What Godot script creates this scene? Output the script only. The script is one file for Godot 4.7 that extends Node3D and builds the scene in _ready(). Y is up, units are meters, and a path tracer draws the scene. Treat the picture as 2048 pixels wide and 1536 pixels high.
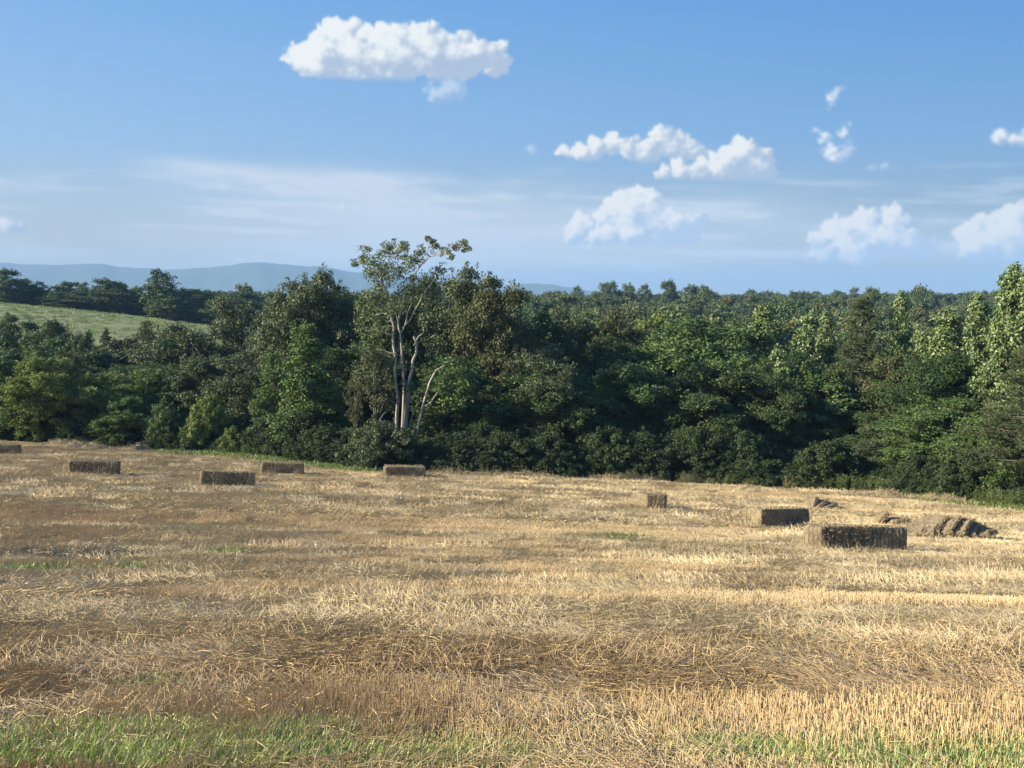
extends Node3D
# A hay field after baling, a wood along its far edge, a wooded valley and blue mountains behind it.
# x runs right, d = -z runs away from the camera; the eye stands 1.6 m above the ground at the origin.

const EYE := 1.6
const SUN_AZ := -100.0      # degrees from straight ahead, negative to the left
const SUN_EL := 26.0

var rng := RandomNumberGenerator.new()
var noise_a := FastNoiseLite.new()
var noise_b := FastNoiseLite.new()
var noise_c := FastNoiseLite.new()
var used := {}
var leaf_mats := []
var bark_mat: StandardMaterial3D
var pale_bark_mat: StandardMaterial3D
var straw_mat: StandardMaterial3D
var straw_tint_mat: StandardMaterial3D
var grass_tint_mat: StandardMaterial3D
var bale_mat: StandardMaterial3D
var twine_mat: StandardMaterial3D
var mound_mat: StandardMaterial3D

const PD := [-400.0, -60.0, 0.0, 4.4, 10.0, 15.0, 20.0, 29.0, 40.0, 49.0, 55.0, 73.0, 85.0, 100.0, 130.0, 160.0, 250.0, 400.0, 600.0, 1000.0, 3000.0, 12000.0]
const PH := [1.0, 1.1, 1.6, 1.95, 3.0, 4.0, 5.0, 6.5, 8.0, 9.15, 9.8, 11.65, 12.6, 14.0, 17.0, 18.0, 16.0, 14.0, 12.5, 14.0, 30.0, 40.0]


func _ready() -> void:
	rng.seed = 20240
	for k in 3:
		var n: FastNoiseLite = [noise_a, noise_b, noise_c][k]
		n.seed = 11 + k * 7
		n.noise_type = FastNoiseLite.TYPE_SIMPLEX_SMOOTH
		n.frequency = 1.0
		n.fractal_type = FastNoiseLite.FRACTAL_FBM
		n.fractal_octaves = [3, 4, 5][k]
	# camera
	var cam := Camera3D.new()
	cam.name = "camera"
	add_child(cam)
	cam.position = Vector3(0, EYE, 0)
	cam.rotation_degrees = Vector3(-4.63, 0, 0)
	cam.fov = 38.48
	cam.near = 0.05
	cam.far = 30000.0
	cam.current = true
	# sky
	var env := Environment.new()
	env.background_mode = Environment.BG_SKY
	var sky := Sky.new()
	var pano := PanoramaSkyMaterial.new()
	pano.energy_multiplier = 0.41
	pano.panorama = ImageTexture.create_from_image(paint_sky())
	sky.sky_material = pano
	env.sky = sky
	env.tonemap_mode = Environment.TONE_MAPPER_LINEAR
	env.tonemap_exposure = 2.45
	env.fog_enabled = true
	env.fog_density = 0.00015
	env.fog_light_color = Color(0.61, 0.80, 1.0)
	env.sdfgi_enabled = true
	env.ssao_enabled = true
	env.ssil_enabled = true
	var we := WorldEnvironment.new()
	we.name = "environment"
	we.environment = env
	add_child(we)
	# sun, low over the left edge and a little beyond the field
	var sun := DirectionalLight3D.new()
	sun.name = "sun"
	add_child(sun)
	var az := deg_to_rad(SUN_AZ)
	var el := deg_to_rad(SUN_EL)
	var towards := Vector3(sin(az) * cos(el), sin(el), -cos(az) * cos(el))
	sun.look_at_from_position(Vector3.ZERO, -towards, Vector3.UP)
	sun.light_color = Color(1.0, 0.94, 0.83)
	sun.light_energy = 1.6
	sun.light_angular_distance = 0.5
	sun.shadow_enabled = true

	make_materials()
	make_ground()
	make_mountains()
	make_field()
	make_trees()
	make_bales()
	make_heaps()
	make_far_wood()


# ---------------------------------------------------------------- small helpers

func numbered(called: String) -> String:
	var k: int = used.get(called, -1) + 1
	used[called] = k
	return called if k == 0 else "%s_%03d" % [called, k]


func tag(o: Node, label: String, category := "", group := "", kind := "") -> void:
	if label != "":
		o.set_meta("label", label)
	if category != "":
		o.set_meta("category", category)
	if group != "":
		o.set_meta("group", group)
	if kind != "":
		o.set_meta("kind", kind)


func base(called: String, at: Vector3, turn := 0.0) -> Node3D:
	var o := Node3D.new()
	o.name = numbered(called)
	add_child(o, true)
	o.position = at
	o.rotation.y = turn
	return o


func part(called: String, mesh: Mesh, mat: Material, parent: Node) -> MeshInstance3D:
	var o := MeshInstance3D.new()
	o.mesh = mesh
	o.name = called if parent != self else numbered(called)
	if mat:
		o.material_override = mat
	parent.add_child(o, true)
	return o


func sst(a: float, b: float, x: float) -> float:
	var t := clampf((x - a) / (b - a), 0.0, 1.0)
	return t * t * (3.0 - 2.0 * t)


func slope_at(k: int) -> float:
	if k <= 0 or k >= PD.size() - 1:
		return 0.0
	return (PH[k + 1] - PH[k - 1]) / (PD[k + 1] - PD[k - 1])


func prof(d: float) -> float:
	if d <= PD[0]:
		return PH[0]
	for i in PD.size() - 1:
		if d < PD[i + 1]:
			var w: float = PD[i + 1] - PD[i]
			var t: float = (d - PD[i]) / w
			var a := slope_at(i) * w
			var b := slope_at(i + 1) * w
			var t2 := t * t
			var t3 := t2 * t
			return PH[i] * (2 * t3 - 3 * t2 + 1) + a * (t3 - 2 * t2 + t) + PH[i + 1] * (3 * t2 - 2 * t3) + b * (t3 - t2)
	return PH[PH.size() - 1]


func hill(x: float, d: float) -> float:
	return exp(-pow((x + 140.0) / 95.0, 2) - pow((d - 250.0) / 85.0, 2)) * sst(105, 170, d)


func ground_y(x: float, d: float) -> float:
	var xc := 60.0 * tanh(x / 60.0)
	var tilt := (0.008 + 0.037 * sst(6, 48, d)) * (1.0 - sst(110, 180, d))
	var y := EYE - prof(d) - tilt * xc + 14.6 * hill(x, d)
	if d > 2.0 and d < 120.0:
		y += 0.11 * noise_a.get_noise_2d(x * 0.035, d * 0.11) * sst(2, 8, d)
	return y


func spot(x: float, d: float, up := 0.0) -> Vector3:
	return Vector3(x, ground_y(x, d) + up, -d)


func ground_basis(x: float, d: float, turn: float, s := 0.4) -> Basis:
	var hx := (ground_y(x + s, d) - ground_y(x - s, d)) / (2 * s)
	var hd := (ground_y(x, d + s) - ground_y(x, d - s)) / (2 * s)
	var up := Vector3(-hx, 1.0, hd).normalized()
	var fx := Vector3(cos(turn), 0, -sin(turn))
	var r := (fx - up * fx.dot(up)).normalized()
	return Basis(r, up, r.cross(up))


const EDGE_X := [-60.0, -36.0, -25.8, -17.6, -9.7, -3.6, 8.5, 14.3, 21.0, 25.6, 32.0, 60.0]
const EDGE_D := [82.0, 79.5, 76.7, 73.5, 65.4, 63.8, 66.4, 65.2, 63.2, 54.8, 46.0, 30.0]

func edge(x: float) -> float:   # where the field ends and the wood begins
	if x <= EDGE_X[0]:
		return EDGE_D[0]
	for i in EDGE_X.size() - 1:
		if x < EDGE_X[i + 1]:
			return lerpf(EDGE_D[i], EDGE_D[i + 1], (x - EDGE_X[i]) / (EDGE_X[i + 1] - EDGE_X[i]))
	return EDGE_D[EDGE_D.size() - 1]


func meadow(x: float, d: float) -> float:   # 1 on the far green hillside field
	return sst(0.2, 0.26, hill(x, d)) * (1.0 - sst(258, 261, d + x * 0.03 + 4.0 * noise_a.get_noise_2d(x * 0.02, 4.0)))


# ---------------------------------------------------------------- sky

func sky_base(az: float, el: float) -> Color:   # degrees
	var stops := [[0.0, 204, 199, 184], [3.0, 184, 197, 205], [7.5, 149, 188, 228], [14.6, 118, 171, 228], [40.0, 88, 146, 217], [90.0, 74, 130, 208]]
	var c := Vector3.ZERO
	for i in stops.size() - 1:
		if el <= stops[i + 1][0]:
			var t: float = (el - stops[i][0]) / (stops[i + 1][0] - stops[i][0])
			c = Vector3(stops[i][1], stops[i][2], stops[i][3]).lerp(Vector3(stops[i + 1][1], stops[i + 1][2], stops[i + 1][3]), t)
			break
	var g := (0.5 + 0.5 * cos(deg_to_rad(az - SUN_AZ))) - 0.5
	c += Vector3(80, 58, 38) * g * (1.0 - 0.75 * sst(25, 90, el))
	return Color(clampf(c.x, 0, 255) / 255.0, clampf(c.y, 0, 255) / 255.0, clampf(c.z, 0, 255) / 255.0)


func over(below: Color, c: Color, a: float) -> Color:   # straight alpha
	var out_a := a + below.a * (1.0 - a)
	if out_a < 1e-5:
		return Color(c.r, c.g, c.b, 0)
	var k := a / out_a
	return Color(lerpf(below.r, c.r, k), lerpf(below.g, c.g, k), lerpf(below.b, c.b, k), out_a)


func paint_sky() -> Image:
	var w := 4096
	var h := 2048
	var coarse := Image.create(528, 256, false, Image.FORMAT_RGBA8)   # eight columns more on either side, cut off again
	for j in 256:
		var el := maxf(0.0, 90.0 - (j + 0.5) / 256.0 * 180.0)
		for i in 528:
			coarse.set_pixel(i, j, sky_base((i - 8 + 0.5) / 512.0 * 360.0, el))
	coarse.resize(528 * 8, h, Image.INTERPOLATE_CUBIC)
	var small := coarse.get_region(Rect2i(64, 0, w, h))
	# one sector of 64 degrees with its clouds, repeated (mirrored in turn) round the horizon
	var pw := 728
	var ph := 250
	var layer := Image.create(pw, ph, false, Image.FORMAT_RGBA8)
	var per := 4096.0 / 360.0
	var cirrus := FastNoiseLite.new()
	cirrus.seed = 5
	cirrus.frequency = 1.0
	cirrus.fractal_octaves = 5
	for j in ph:
		var el := (ph - j - 0.5) / per
		for i in pw:
			var az := (i + 0.5) / per - 32.0
			var fade := sst(0, 3, az + 32.0) * (1.0 - sst(29, 32, az))
			var n := 0.5 + 0.5 * cirrus.get_noise_2d(az * 0.10 + 0.35 * el, el * 0.55)
			var n2 := 0.5 + 0.5 * cirrus.get_noise_2d(az * 0.35 + 40.0, el * 1.6 + 9.0)
			var a := 0.0
			# a streak that thins to the left, and the broad veil below and right of it
			var line := 5.85 - 0.055 * (az + 12.5)
			var band := exp(-pow((el - line + 0.5 * (n2 - 0.5)) / (0.55 + 0.25 * sst(-16, -6, az)), 2)) * sst(-20.5, -15.5, az) * (1.0 - sst(-8.5, -2.0, az))
			a += band * (0.30 + 1.3 * n * n2 + 0.5 * n)
			var veil := sst(-22.0, -6.0, az) * (1.0 - 0.5 * sst(-2.0, 16.0, az)) * sst(0.2, 2.0, el) * (1.0 - sst(3.4, 6.1, el + 1.2 * (n - 0.5) + 0.05 * az))
			a += veil * (0.46 + 0.75 * n)
			var veil2 := exp(-pow((el - 5.6) / 0.9, 2)) * exp(-pow((az - 1.0) / 3.6, 2))
			a += veil2 * (0.9 * n2 * n)
			var veil3 := exp(-pow((el - 4.6) / 1.5, 2)) * exp(-pow((az - 12.0) / 5.0, 2))
			a += veil3 * 0.5 * n
			var streak := 0.5 + 0.5 * cirrus.get_noise_2d(az * 0.09 + 7.0 + 0.1 * el, (el + 0.03 * az) * 1.25 + 3.0)
			a += 0.65 * sst(0.48, 0.74, streak) * (0.4 + 0.6 * n2) * sst(0.6, 2.2, el) * (1.0 - sst(4.6, 7.2, el))
			a += 0.16 * sst(0.55, 0.8, n2) * n * (1.0 - sst(2, 9, el))
			a = clampf(a, 0.0, 0.88) * fade
			layer.set_pixel(i, j, Color(0.845, 0.885, 0.935, a))
	for c in CLOUDS:
		paint_cloud(layer, c, per)
	for k in 6:
		var copy: Image = layer.duplicate()
		if k % 2:
			copy.flip_x()
		var left := posmod(roundi(-32.0 * per) + k * 683, w)
		var top := h / 2 - ph
		small.blend_rect(copy, Rect2i(0, 0, pw, ph), Vector2i(left, top))
		if left + pw > w:
			small.blend_rect(copy, Rect2i(0, 0, pw, ph), Vector2i(left - w, top))
	return small


func paint_cloud(layer: Image, c: Array, per: float) -> void:
	# c: [strength, softness, lit colour, shade colour, flat base (degrees up), [az, el, radius, ...]]
	var strength: float = c[0]
	var soft: float = c[1]
	var lit: Color = c[2]
	var shade: Color = c[3]
	var floor_el: float = c[4]
	var p: Array = c[5]
	var gloom: float = c[6] if c.size() > 6 else 0.66
	var puffs := PackedVector3Array()
	var lo := Vector2(999, 999)
	var hi := Vector2(-999, -999)
	var r := RandomNumberGenerator.new()
	r.seed = 77 + int(p[0] * 100.0)
	for k in p.size() / 3:
		var q := Vector3(p[k * 3], p[k * 3 + 1], p[k * 3 + 2])
		puffs.append(q)
		for m in int(2 + q.z * 3.0):
			var ang := r.randf_range(-0.5, PI + 0.5)
			var rr := q.z * r.randf_range(0.25, 0.55)
			puffs.append(Vector3(q.x + cos(ang) * (q.z - rr * 0.4), q.y + sin(ang) * (q.z - rr * 0.4), rr))
		lo = lo.min(Vector2(q.x - q.z * 1.6, q.y - q.z * 1.6))
		hi = hi.max(Vector2(q.x + q.z * 1.6, q.y + q.z * 1.6))
	var ph := layer.get_height()
	var i0 := maxi(0, int((lo.x + 32.0) * per))
	var i1 := mini(layer.get_width() - 1, int((hi.x + 32.0) * per))
	var j0 := maxi(0, int(ph - hi.y * per))
	var j1 := mini(ph - 1, int(ph - lo.y * per))
	var sunward := Vector3(-0.80, 0.50, 0.34).normalized()
	var mid := (lo.x + hi.x) * 0.5
	var half := maxf(0.4, (hi.x - lo.x) * 0.5)
	for j in range(j0, j1 + 1):
		var el0 := (ph - j - 0.5) / per
		for i in range(i0, i1 + 1):
			var az0 := (i + 0.5) / per - 32.0
			# fine turbulence bends the puffs' outlines
			var az := az0 + 0.24 * noise_b.get_noise_2d(az0 * 1.3, el0 * 1.3) + 0.07 * noise_b.get_noise_2d(az0 * 4.5 + 9.0, el0 * 4.5)
			var el := el0 + 0.20 * noise_b.get_noise_2d(az0 * 1.3 + 31.0, el0 * 1.3) + 0.07 * noise_b.get_noise_2d(az0 * 4.5, el0 * 4.5 + 17.0)
			var best := 0.0
			var total := 0.0
			var light := 0.0
			for q in puffs:
				var dx := (az - q.x) / q.z
				var dy := (el - q.y) / q.z
				var f := 1.0 - dx * dx - dy * dy
				if f <= 0.0:
					continue
				best = maxf(best, f * minf(1.0, q.z * 1.7 + 0.25))
				var z := sqrt(f)
				var wt := f * f * (q.z + 0.12)
				total += wt
				light += wt * (dx * sunward.x + dy * sunward.y + z * sunward.z)
			if best <= 0.0:
				continue
			light /= maxf(total, 1e-6)
			var wisp := 0.5 + 0.5 * noise_c.get_noise_2d(az0 * 2.6, el0 * 3.4)
			var a := sst(0.0, soft, best - (1.0 - wisp) * soft * 0.75)
			a *= sst(floor_el - 0.32, floor_el + 0.12, el0 + 0.12 * (wisp - 0.5)) * strength
			var mass := noise_a.get_noise_2d(az0 * 0.55 + 3.0, el0 * 0.75)
			var t := sst(-0.60, 0.55, light * 1.35 + 0.75 * (wisp - 0.5) + 0.85 * mass + 0.75 * clampf((el0 - floor_el) / 1.5, -0.1, 1.0) - 0.42 * clampf((az0 - mid) / half, -1.0, 1.0) - gloom)
			var old := layer.get_pixel(i, j)
			layer.set_pixel(i, j, over(old, shade.lerp(lit, t), a))


const CLOUDS := [
	[0.55, 0.7, Color(0.965, 0.975, 0.98), Color(0.70, 0.77, 0.86), 9.55, [-3.42, 10.19, 0.78, -3.93, 10.07, 0.62, -2.71, 10.25, 0.62, -3.04, 10.44, 0.68], 0.66],
	[0.99, 0.3, Color(0.965, 0.975, 0.98), Color(0.70, 0.77, 0.86), 10.87, [-9.70, 11.81, 1.15, -9.07, 12.39, 1.09, -8.45, 12.79, 0.83, -9.46, 11.58, 1.20, -10.64, 11.68, 0.78, -8.21, 11.90, 1.30, -7.65, 12.34, 0.78, -6.82, 12.77, 0.73, -5.94, 12.55, 1.04, -4.68, 12.81, 0.68, -4.94, 12.10, 1.30, -5.70, 11.73, 1.17, -3.92, 12.23, 1.17, -6.45, 11.95, 1.04, -2.91, 12.13, 1.04, -1.89, 12.02, 0.99, -0.99, 12.02, 0.78, -2.40, 11.53, 0.94, -3.67, 11.40, 1.09, -0.48, 11.73, 0.52, -0.87, 11.35, 0.52, -7.72, 11.15, 0.94, -5.70, 11.06, 0.94, -8.47, 11.06, 0.78, -6.71, 10.99, 0.78], 0.92],
	[0.5, 0.9, Color(0.965, 0.975, 0.98), Color(0.70, 0.77, 0.86), 11.30, [-11.47, 12.07, 0.31, -11.31, 11.79, 0.26], 0.66],
	[0.98, 0.3, Color(0.97, 0.97, 0.965), Color(0.70, 0.77, 0.86), 6.83, [3.62, 7.24, 0.57, 4.38, 7.48, 0.62, 5.15, 7.60, 0.62, 6.04, 7.34, 0.68, 6.80, 7.20, 0.73, 7.68, 7.93, 0.62, 8.06, 7.50, 0.78, 7.55, 8.20, 0.36, 8.69, 7.30, 0.73, 9.45, 7.11, 0.57, 10.07, 6.87, 0.36, 8.94, 7.83, 0.29, 2.52, 7.30, 0.34, 2.85, 7.22, 0.26], 0.75],
	[0.98, 0.3, Color(0.97, 0.97, 0.965), Color(0.70, 0.77, 0.86), 5.93, [7.82, 6.12, 0.47, 8.58, 6.26, 0.57, 9.58, 6.17, 0.68, 10.58, 6.27, 0.78, 11.44, 6.87, 0.89, 11.80, 7.23, 0.68, 12.30, 6.53, 0.94, 12.92, 6.22, 0.57, 13.29, 6.06, 0.31, 11.20, 6.21, 0.78], 0.68],
	[0.5, 0.8, Color(0.97, 0.97, 0.965), Color(0.70, 0.77, 0.86), 7.08, [1.05, 7.45, 0.39, 1.18, 7.28, 0.36], 0.66],
	[0.97, 0.3, Color(0.97, 0.97, 0.965), Color(0.735, 0.81, 0.91), 2.60, [3.51, 3.46, 0.68, 3.20, 3.03, 0.57, 3.38, 3.72, 0.52, 4.92, 4.04, 0.68, 5.30, 4.54, 0.57, 5.68, 5.04, 0.52, 6.31, 5.09, 0.52, 6.82, 5.21, 0.42, 7.33, 4.90, 0.36, 6.07, 4.08, 0.94, 7.08, 4.33, 0.78, 5.05, 3.12, 0.78, 6.33, 3.19, 0.99, 7.60, 3.69, 0.89, 8.36, 3.43, 0.83, 9.32, 3.50, 0.68, 9.12, 2.97, 0.65, 7.86, 2.98, 0.73, 9.67, 3.87, 0.36, 4.28, 2.82, 0.52], 0.92],
	[0.93, 0.36, Color(0.97, 0.97, 0.965), Color(0.735, 0.81, 0.91), 1.49, [15.53, 2.72, 0.57, 16.12, 3.21, 0.73, 16.95, 3.19, 0.83, 17.65, 3.43, 0.78, 17.99, 3.90, 0.52, 18.80, 4.08, 0.39, 19.04, 3.64, 0.62, 16.97, 2.34, 0.94, 18.14, 2.57, 0.94, 19.07, 2.67, 0.94, 19.76, 2.42, 0.83, 20.46, 2.17, 0.62, 15.79, 2.03, 0.68, 17.46, 1.84, 0.68], 0.98],
	[0.9, 0.36, Color(0.97, 0.97, 0.965), Color(0.735, 0.81, 0.91), 1.42, [22.23, 2.86, 0.57, 22.77, 3.20, 0.62, 23.42, 3.37, 0.62, 24.16, 3.70, 0.62, 24.70, 3.73, 0.68, 22.91, 2.37, 0.89, 23.77, 2.59, 1.04, 24.63, 2.57, 1.04, 22.48, 2.02, 0.62, 25.36, 3.02, 1.15, 25.07, 2.10, 1.04, 26.10, 2.77, 1.04, 26.94, 2.29, 0.94], 0.95],
	[0.98, 0.75, Color(0.965, 0.975, 0.98), Color(0.655, 0.735, 0.865), 8.99, [15.98, 9.59, 0.39, 15.87, 9.24, 0.34, 16.32, 10.02, 0.29, 16.59, 10.38, 0.18, 16.14, 9.82, 0.34], 0.66],
	[0.95, 0.75, Color(0.965, 0.975, 0.98), Color(0.655, 0.735, 0.865), 6.13, [15.66, 7.71, 0.44, 15.91, 7.10, 0.52, 16.60, 7.91, 0.39, 16.83, 8.26, 0.26, 15.18, 8.04, 0.29, 16.21, 6.73, 0.47], 0.66],
	[0.7, 0.9, Color(0.92, 0.94, 0.965), Color(0.735, 0.81, 0.91), 6.08, [16.63, 6.95, 0.62, 18.51, 6.15, 0.42, 17.93, 6.19, 0.36, 19.21, 5.96, 0.31], 0.66],
	[0.95, 0.6, Color(0.965, 0.975, 0.98), Color(0.655, 0.735, 0.865), 7.08, [23.61, 7.29, 0.52, 24.26, 7.12, 0.57, 24.79, 7.05, 0.68, 25.54, 6.89, 0.73, 26.37, 6.80, 0.68], 0.66],
	[0.9, 0.7, Color(0.97, 0.97, 0.965), Color(0.655, 0.735, 0.865), 3.03, [-24.35, 3.21, 0.52, -23.82, 3.15, 0.39, -24.67, 3.38, 0.42, -25.31, 3.20, 0.57], 0.66],
	[0.65, 0.7, Color(0.97, 0.97, 0.965), Color(0.655, 0.735, 0.865), 4.23, [-8.70, 4.43, 0.29, -8.40, 4.41, 0.23], 0.66],
	[0.7, 1.0, Color(0.97, 0.97, 0.965), Color(0.655, 0.735, 0.865), 12.26, [-17.97, 12.00, 0.31, -15.99, 12.03, 0.42, -15.51, 12.15, 0.31, -16.69, 11.94, 0.31], 0.66],
	[0.4, 0.8, Color(0.735, 0.81, 0.91), Color(0.58, 0.68, 0.83), 4.56, [12.21, 4.61, 0.36, 12.88, 4.57, 0.29, 11.86, 3.57, 0.36, 12.60, 3.51, 0.42, 15.98, 4.39, 0.52, 15.50, 4.25, 0.47], 0.66],
	[0.45, 0.9, Color(0.92, 0.94, 0.965), Color(0.735, 0.81, 0.91), 1.67, [14.47, 1.84, 0.36, 14.10, 1.80, 0.26], 0.66],
]


# ---------------------------------------------------------------- materials

func leaf_material(r: float, g: float, b: float, rough := 0.5, spec := 0.36) -> StandardMaterial3D:
	var m := StandardMaterial3D.new()
	m.albedo_color = Color(r, g, b).linear_to_srgb()
	m.vertex_color_use_as_albedo = true
	m.roughness = rough
	m.metallic_specular = spec
	m.backlight_enabled = true
	m.backlight = Color(0.50, 0.56, 0.18)
	return m


func make_materials() -> void:
	leaf_mats = [
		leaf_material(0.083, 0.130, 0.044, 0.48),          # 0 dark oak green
		leaf_material(0.123, 0.196, 0.058, 0.5),           # 1 fresh mid green
		leaf_material(0.208, 0.268, 0.068, 0.55),          # 2 yellow green
		leaf_material(0.112, 0.149, 0.068, 0.48, 0.42),     # 3 grey green, glossy
		leaf_material(0.123, 0.135, 0.059, 0.6),           # 4 brownish olive
		leaf_material(0.196, 0.274, 0.098, 0.44, 0.55),    # 5 broad shiny leaves
		leaf_material(0.141, 0.173, 0.078, 0.62),          # 6 needles
		leaf_material(0.125, 0.178, 0.075, 0.6),          # 7 distant
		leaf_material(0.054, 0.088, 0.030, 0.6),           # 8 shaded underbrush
	]
	bark_mat = StandardMaterial3D.new()
	bark_mat.albedo_color = Color(0.10, 0.085, 0.07).linear_to_srgb()
	bark_mat.roughness = 0.95
	pale_bark_mat = StandardMaterial3D.new()
	pale_bark_mat.roughness = 0.9
	pale_bark_mat.vertex_color_use_as_albedo = true
	straw_mat = StandardMaterial3D.new()
	straw_mat.vertex_color_use_as_albedo = true
	straw_mat.roughness = 0.58
	straw_mat.metallic_specular = 0.36
	straw_tint_mat = straw_mat
	mound_mat = StandardMaterial3D.new()
	mound_mat.vertex_color_use_as_albedo = true
	mound_mat.roughness = 1.0
	mound_mat.metallic_specular = 0.1
	grass_tint_mat = StandardMaterial3D.new()
	grass_tint_mat.vertex_color_use_as_albedo = true
	grass_tint_mat.roughness = 0.5
	grass_tint_mat.backlight_enabled = true
	grass_tint_mat.backlight = Color(0.6, 0.7, 0.2)
	bale_mat = StandardMaterial3D.new()
	bale_mat.vertex_color_use_as_albedo = true
	bale_mat.roughness = 0.95
	bale_mat.albedo_texture = litter_texture(41, 256, 0.70, 3200, 4, 16, 0.25)
	bale_mat.uv1_triplanar = true
	bale_mat.uv1_scale = Vector3(1.6, 1.6, 1.6)
	bale_mat.texture_filter = BaseMaterial3D.TEXTURE_FILTER_LINEAR_WITH_MIPMAPS_ANISOTROPIC
	twine_mat = StandardMaterial3D.new()
	twine_mat.albedo_color = Color(0.45, 0.40, 0.30)
	twine_mat.roughness = 0.8


func litter_texture(sd: int, size: int, mid: float, strokes: int, shortest: int, longest: int, upright: float) -> ImageTexture:
	# short straws lying every way, lighter and darker than the mean
	var im := Image.create(size, size, false, Image.FORMAT_RGB8)
	var r := RandomNumberGenerator.new()
	r.seed = sd
	im.fill(Color(mid, mid, mid))
	for k in strokes:
		var ang := r.randf_range(0, PI) if r.randf() > upright else PI / 2 + r.randf_range(-0.2, 0.2)
		var n := r.randi_range(shortest, longest)
		var v := clampf(mid + r.randf_range(-0.42, 0.38), 0.08, 1.0)
		var warm := r.randf_range(-0.04, 0.05)
		var c := Color(clampf(v + warm, 0, 1), v, clampf(v - warm, 0, 1))
		var x := r.randf() * size
		var y := r.randf() * size
		for m in n:
			im.set_pixel(posmod(int(x), size), posmod(int(y), size), c)
			x += cos(ang)
			y += sin(ang)
	im.generate_mipmaps()
	return ImageTexture.create_from_image(im)


# ---------------------------------------------------------------- ground

func field_tone(x: float, d: float) -> Color:   # base colour of straw here (linear); patches of age, wet and trodden straw
	var a := 0.5 + 0.5 * noise_a.get_noise_2d(x * 0.06 + 5.0, d * 0.30)
	var b := 0.5 + 0.5 * noise_b.get_noise_2d(x * 0.25, d * 0.7 + 40.0)
	var t := clampf(0.15 + 0.75 * a + 0.45 * (b - 0.5), 0, 1)
	var c := Vector3(0.625, 0.525, 0.33).lerp(Vector3(0.69, 0.595, 0.385), t)
	var grey := sst(0.56, 0.75, 0.5 + 0.5 * noise_a.get_noise_2d(x * 0.11 + 80.0, d * 0.2))
	c = c.lerp(Vector3(0.56, 0.49, 0.36), 0.5 * grey)
	if d < 10.0:   # the nearest straw lay longer and is browner, most where it was trodden
		c = c.lerp(Vector3(0.63, 0.51, 0.30), 0.75 * (1.0 - sst(6.0, 10.0, d)))
		var w := 0.3 * noise_a.get_noise_2d(x * 0.5, 8.0)
		c = c.lerp(Vector3(0.52, 0.40, 0.235), 0.7 * sst(5.75, 6.0, d + w) * (1.0 - sst(6.7, 7.3, d + w)))
	return Color(c.x, c.y, c.z)


func ground_color(x: float, d: float) -> Color:
	var e := edge(x)
	var soil := field_tone(x, d)
	soil = Color(soil.r * 0.92, soil.g * 0.90, soil.b * 0.85)
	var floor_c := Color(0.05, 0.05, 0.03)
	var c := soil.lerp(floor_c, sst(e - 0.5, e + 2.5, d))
	var green := Color(0.14, 0.19, 0.06)
	var verge := sst(-2.5, 1.0, d - e) * (1.0 - sst(2.0, 5.0, d - e)) * (sst(-26, -22, x) * (1.0 - sst(-12, -9, x)) + sst(22, 25, x))
	c = c.lerp(green, clampf(verge, 0, 1) * 0.8)
	if d > 105.0:
		var wave := 0.5 + 0.9 * noise_b.get_noise_2d(x * 0.05, d * 0.14)
		var row := 0.5 + 0.5 * noise_b.get_noise_2d(x * 0.02, d * 0.9)
		c = c.lerp(Color(0.20, 0.255, 0.09).lerp(Color(0.34, 0.38, 0.16), 0.6 * wave + 0.4 * row), meadow(x, d))
	return c


func make_ground() -> void:
	var xs := PackedFloat32Array()
	var ds := PackedFloat32Array()
	var half := PackedFloat32Array()
	var v := 0.0
	var step := 0.8
	while v < 9500.0:
		half.append(v)
		if v > 38.0:
			step = maxf(step, v * 0.045)
		v += step
	for k in range(half.size() - 1, 0, -1):
		xs.append(-half[k])
	for k in half.size():
		xs.append(half[k])
	v = -300.0
	while v < 9500.0:
		ds.append(v)
		if v < -10.0:
			v += maxf(1.0, -v * 0.2)
		elif v < 95.0:
			v += 0.6
		else:
			v += maxf(1.5, (v - 60.0) * 0.03)
	var nx := xs.size()
	var nd := ds.size()
	var pos := PackedVector3Array()
	var nor := PackedVector3Array()
	var col := PackedColorArray()
	pos.resize(nx * nd)
	nor.resize(nx * nd)
	col.resize(nx * nd)
	for j in nd:
		var d := ds[j]
		var e := maxf(0.4, absf(d) * 0.004)
		for i in nx:
			var x := xs[i]
			var y := ground_y(x, d)
			var k := j * nx + i
			pos[k] = Vector3(x, y, -d)
			nor[k] = Vector3(-(ground_y(x + e, d) - y) / e, 1.0, (ground_y(x, d + e) - y) / e).normalized()
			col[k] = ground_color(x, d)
	var idx := PackedInt32Array()
	for j in nd - 1:
		for i in nx - 1:
			var a := j * nx + i
			idx.append_array([a, a + nx, a + 1, a + 1, a + nx, a + nx + 1])
	var arr := []
	arr.resize(Mesh.ARRAY_MAX)
	arr[Mesh.ARRAY_VERTEX] = pos
	arr[Mesh.ARRAY_NORMAL] = nor
	arr[Mesh.ARRAY_COLOR] = col
	arr[Mesh.ARRAY_INDEX] = idx
	var mesh := ArrayMesh.new()
	mesh.add_surface_from_arrays(Mesh.PRIMITIVE_TRIANGLES, arr)
	var m := StandardMaterial3D.new()
	m.vertex_color_use_as_albedo = true
	m.roughness = 0.95
	m.albedo_texture = litter_texture(3, 512, 0.78, 9000, 5, 22, 0.0)
	m.uv1_triplanar = true
	m.uv1_world_triplanar = true
	m.uv1_scale = Vector3(0.45, 0.45, 0.45)
	var g := part("ground", mesh, m, self)
	tag(g, "mown straw field, hillside meadow and valley floor", "", "", "structure")


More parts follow.
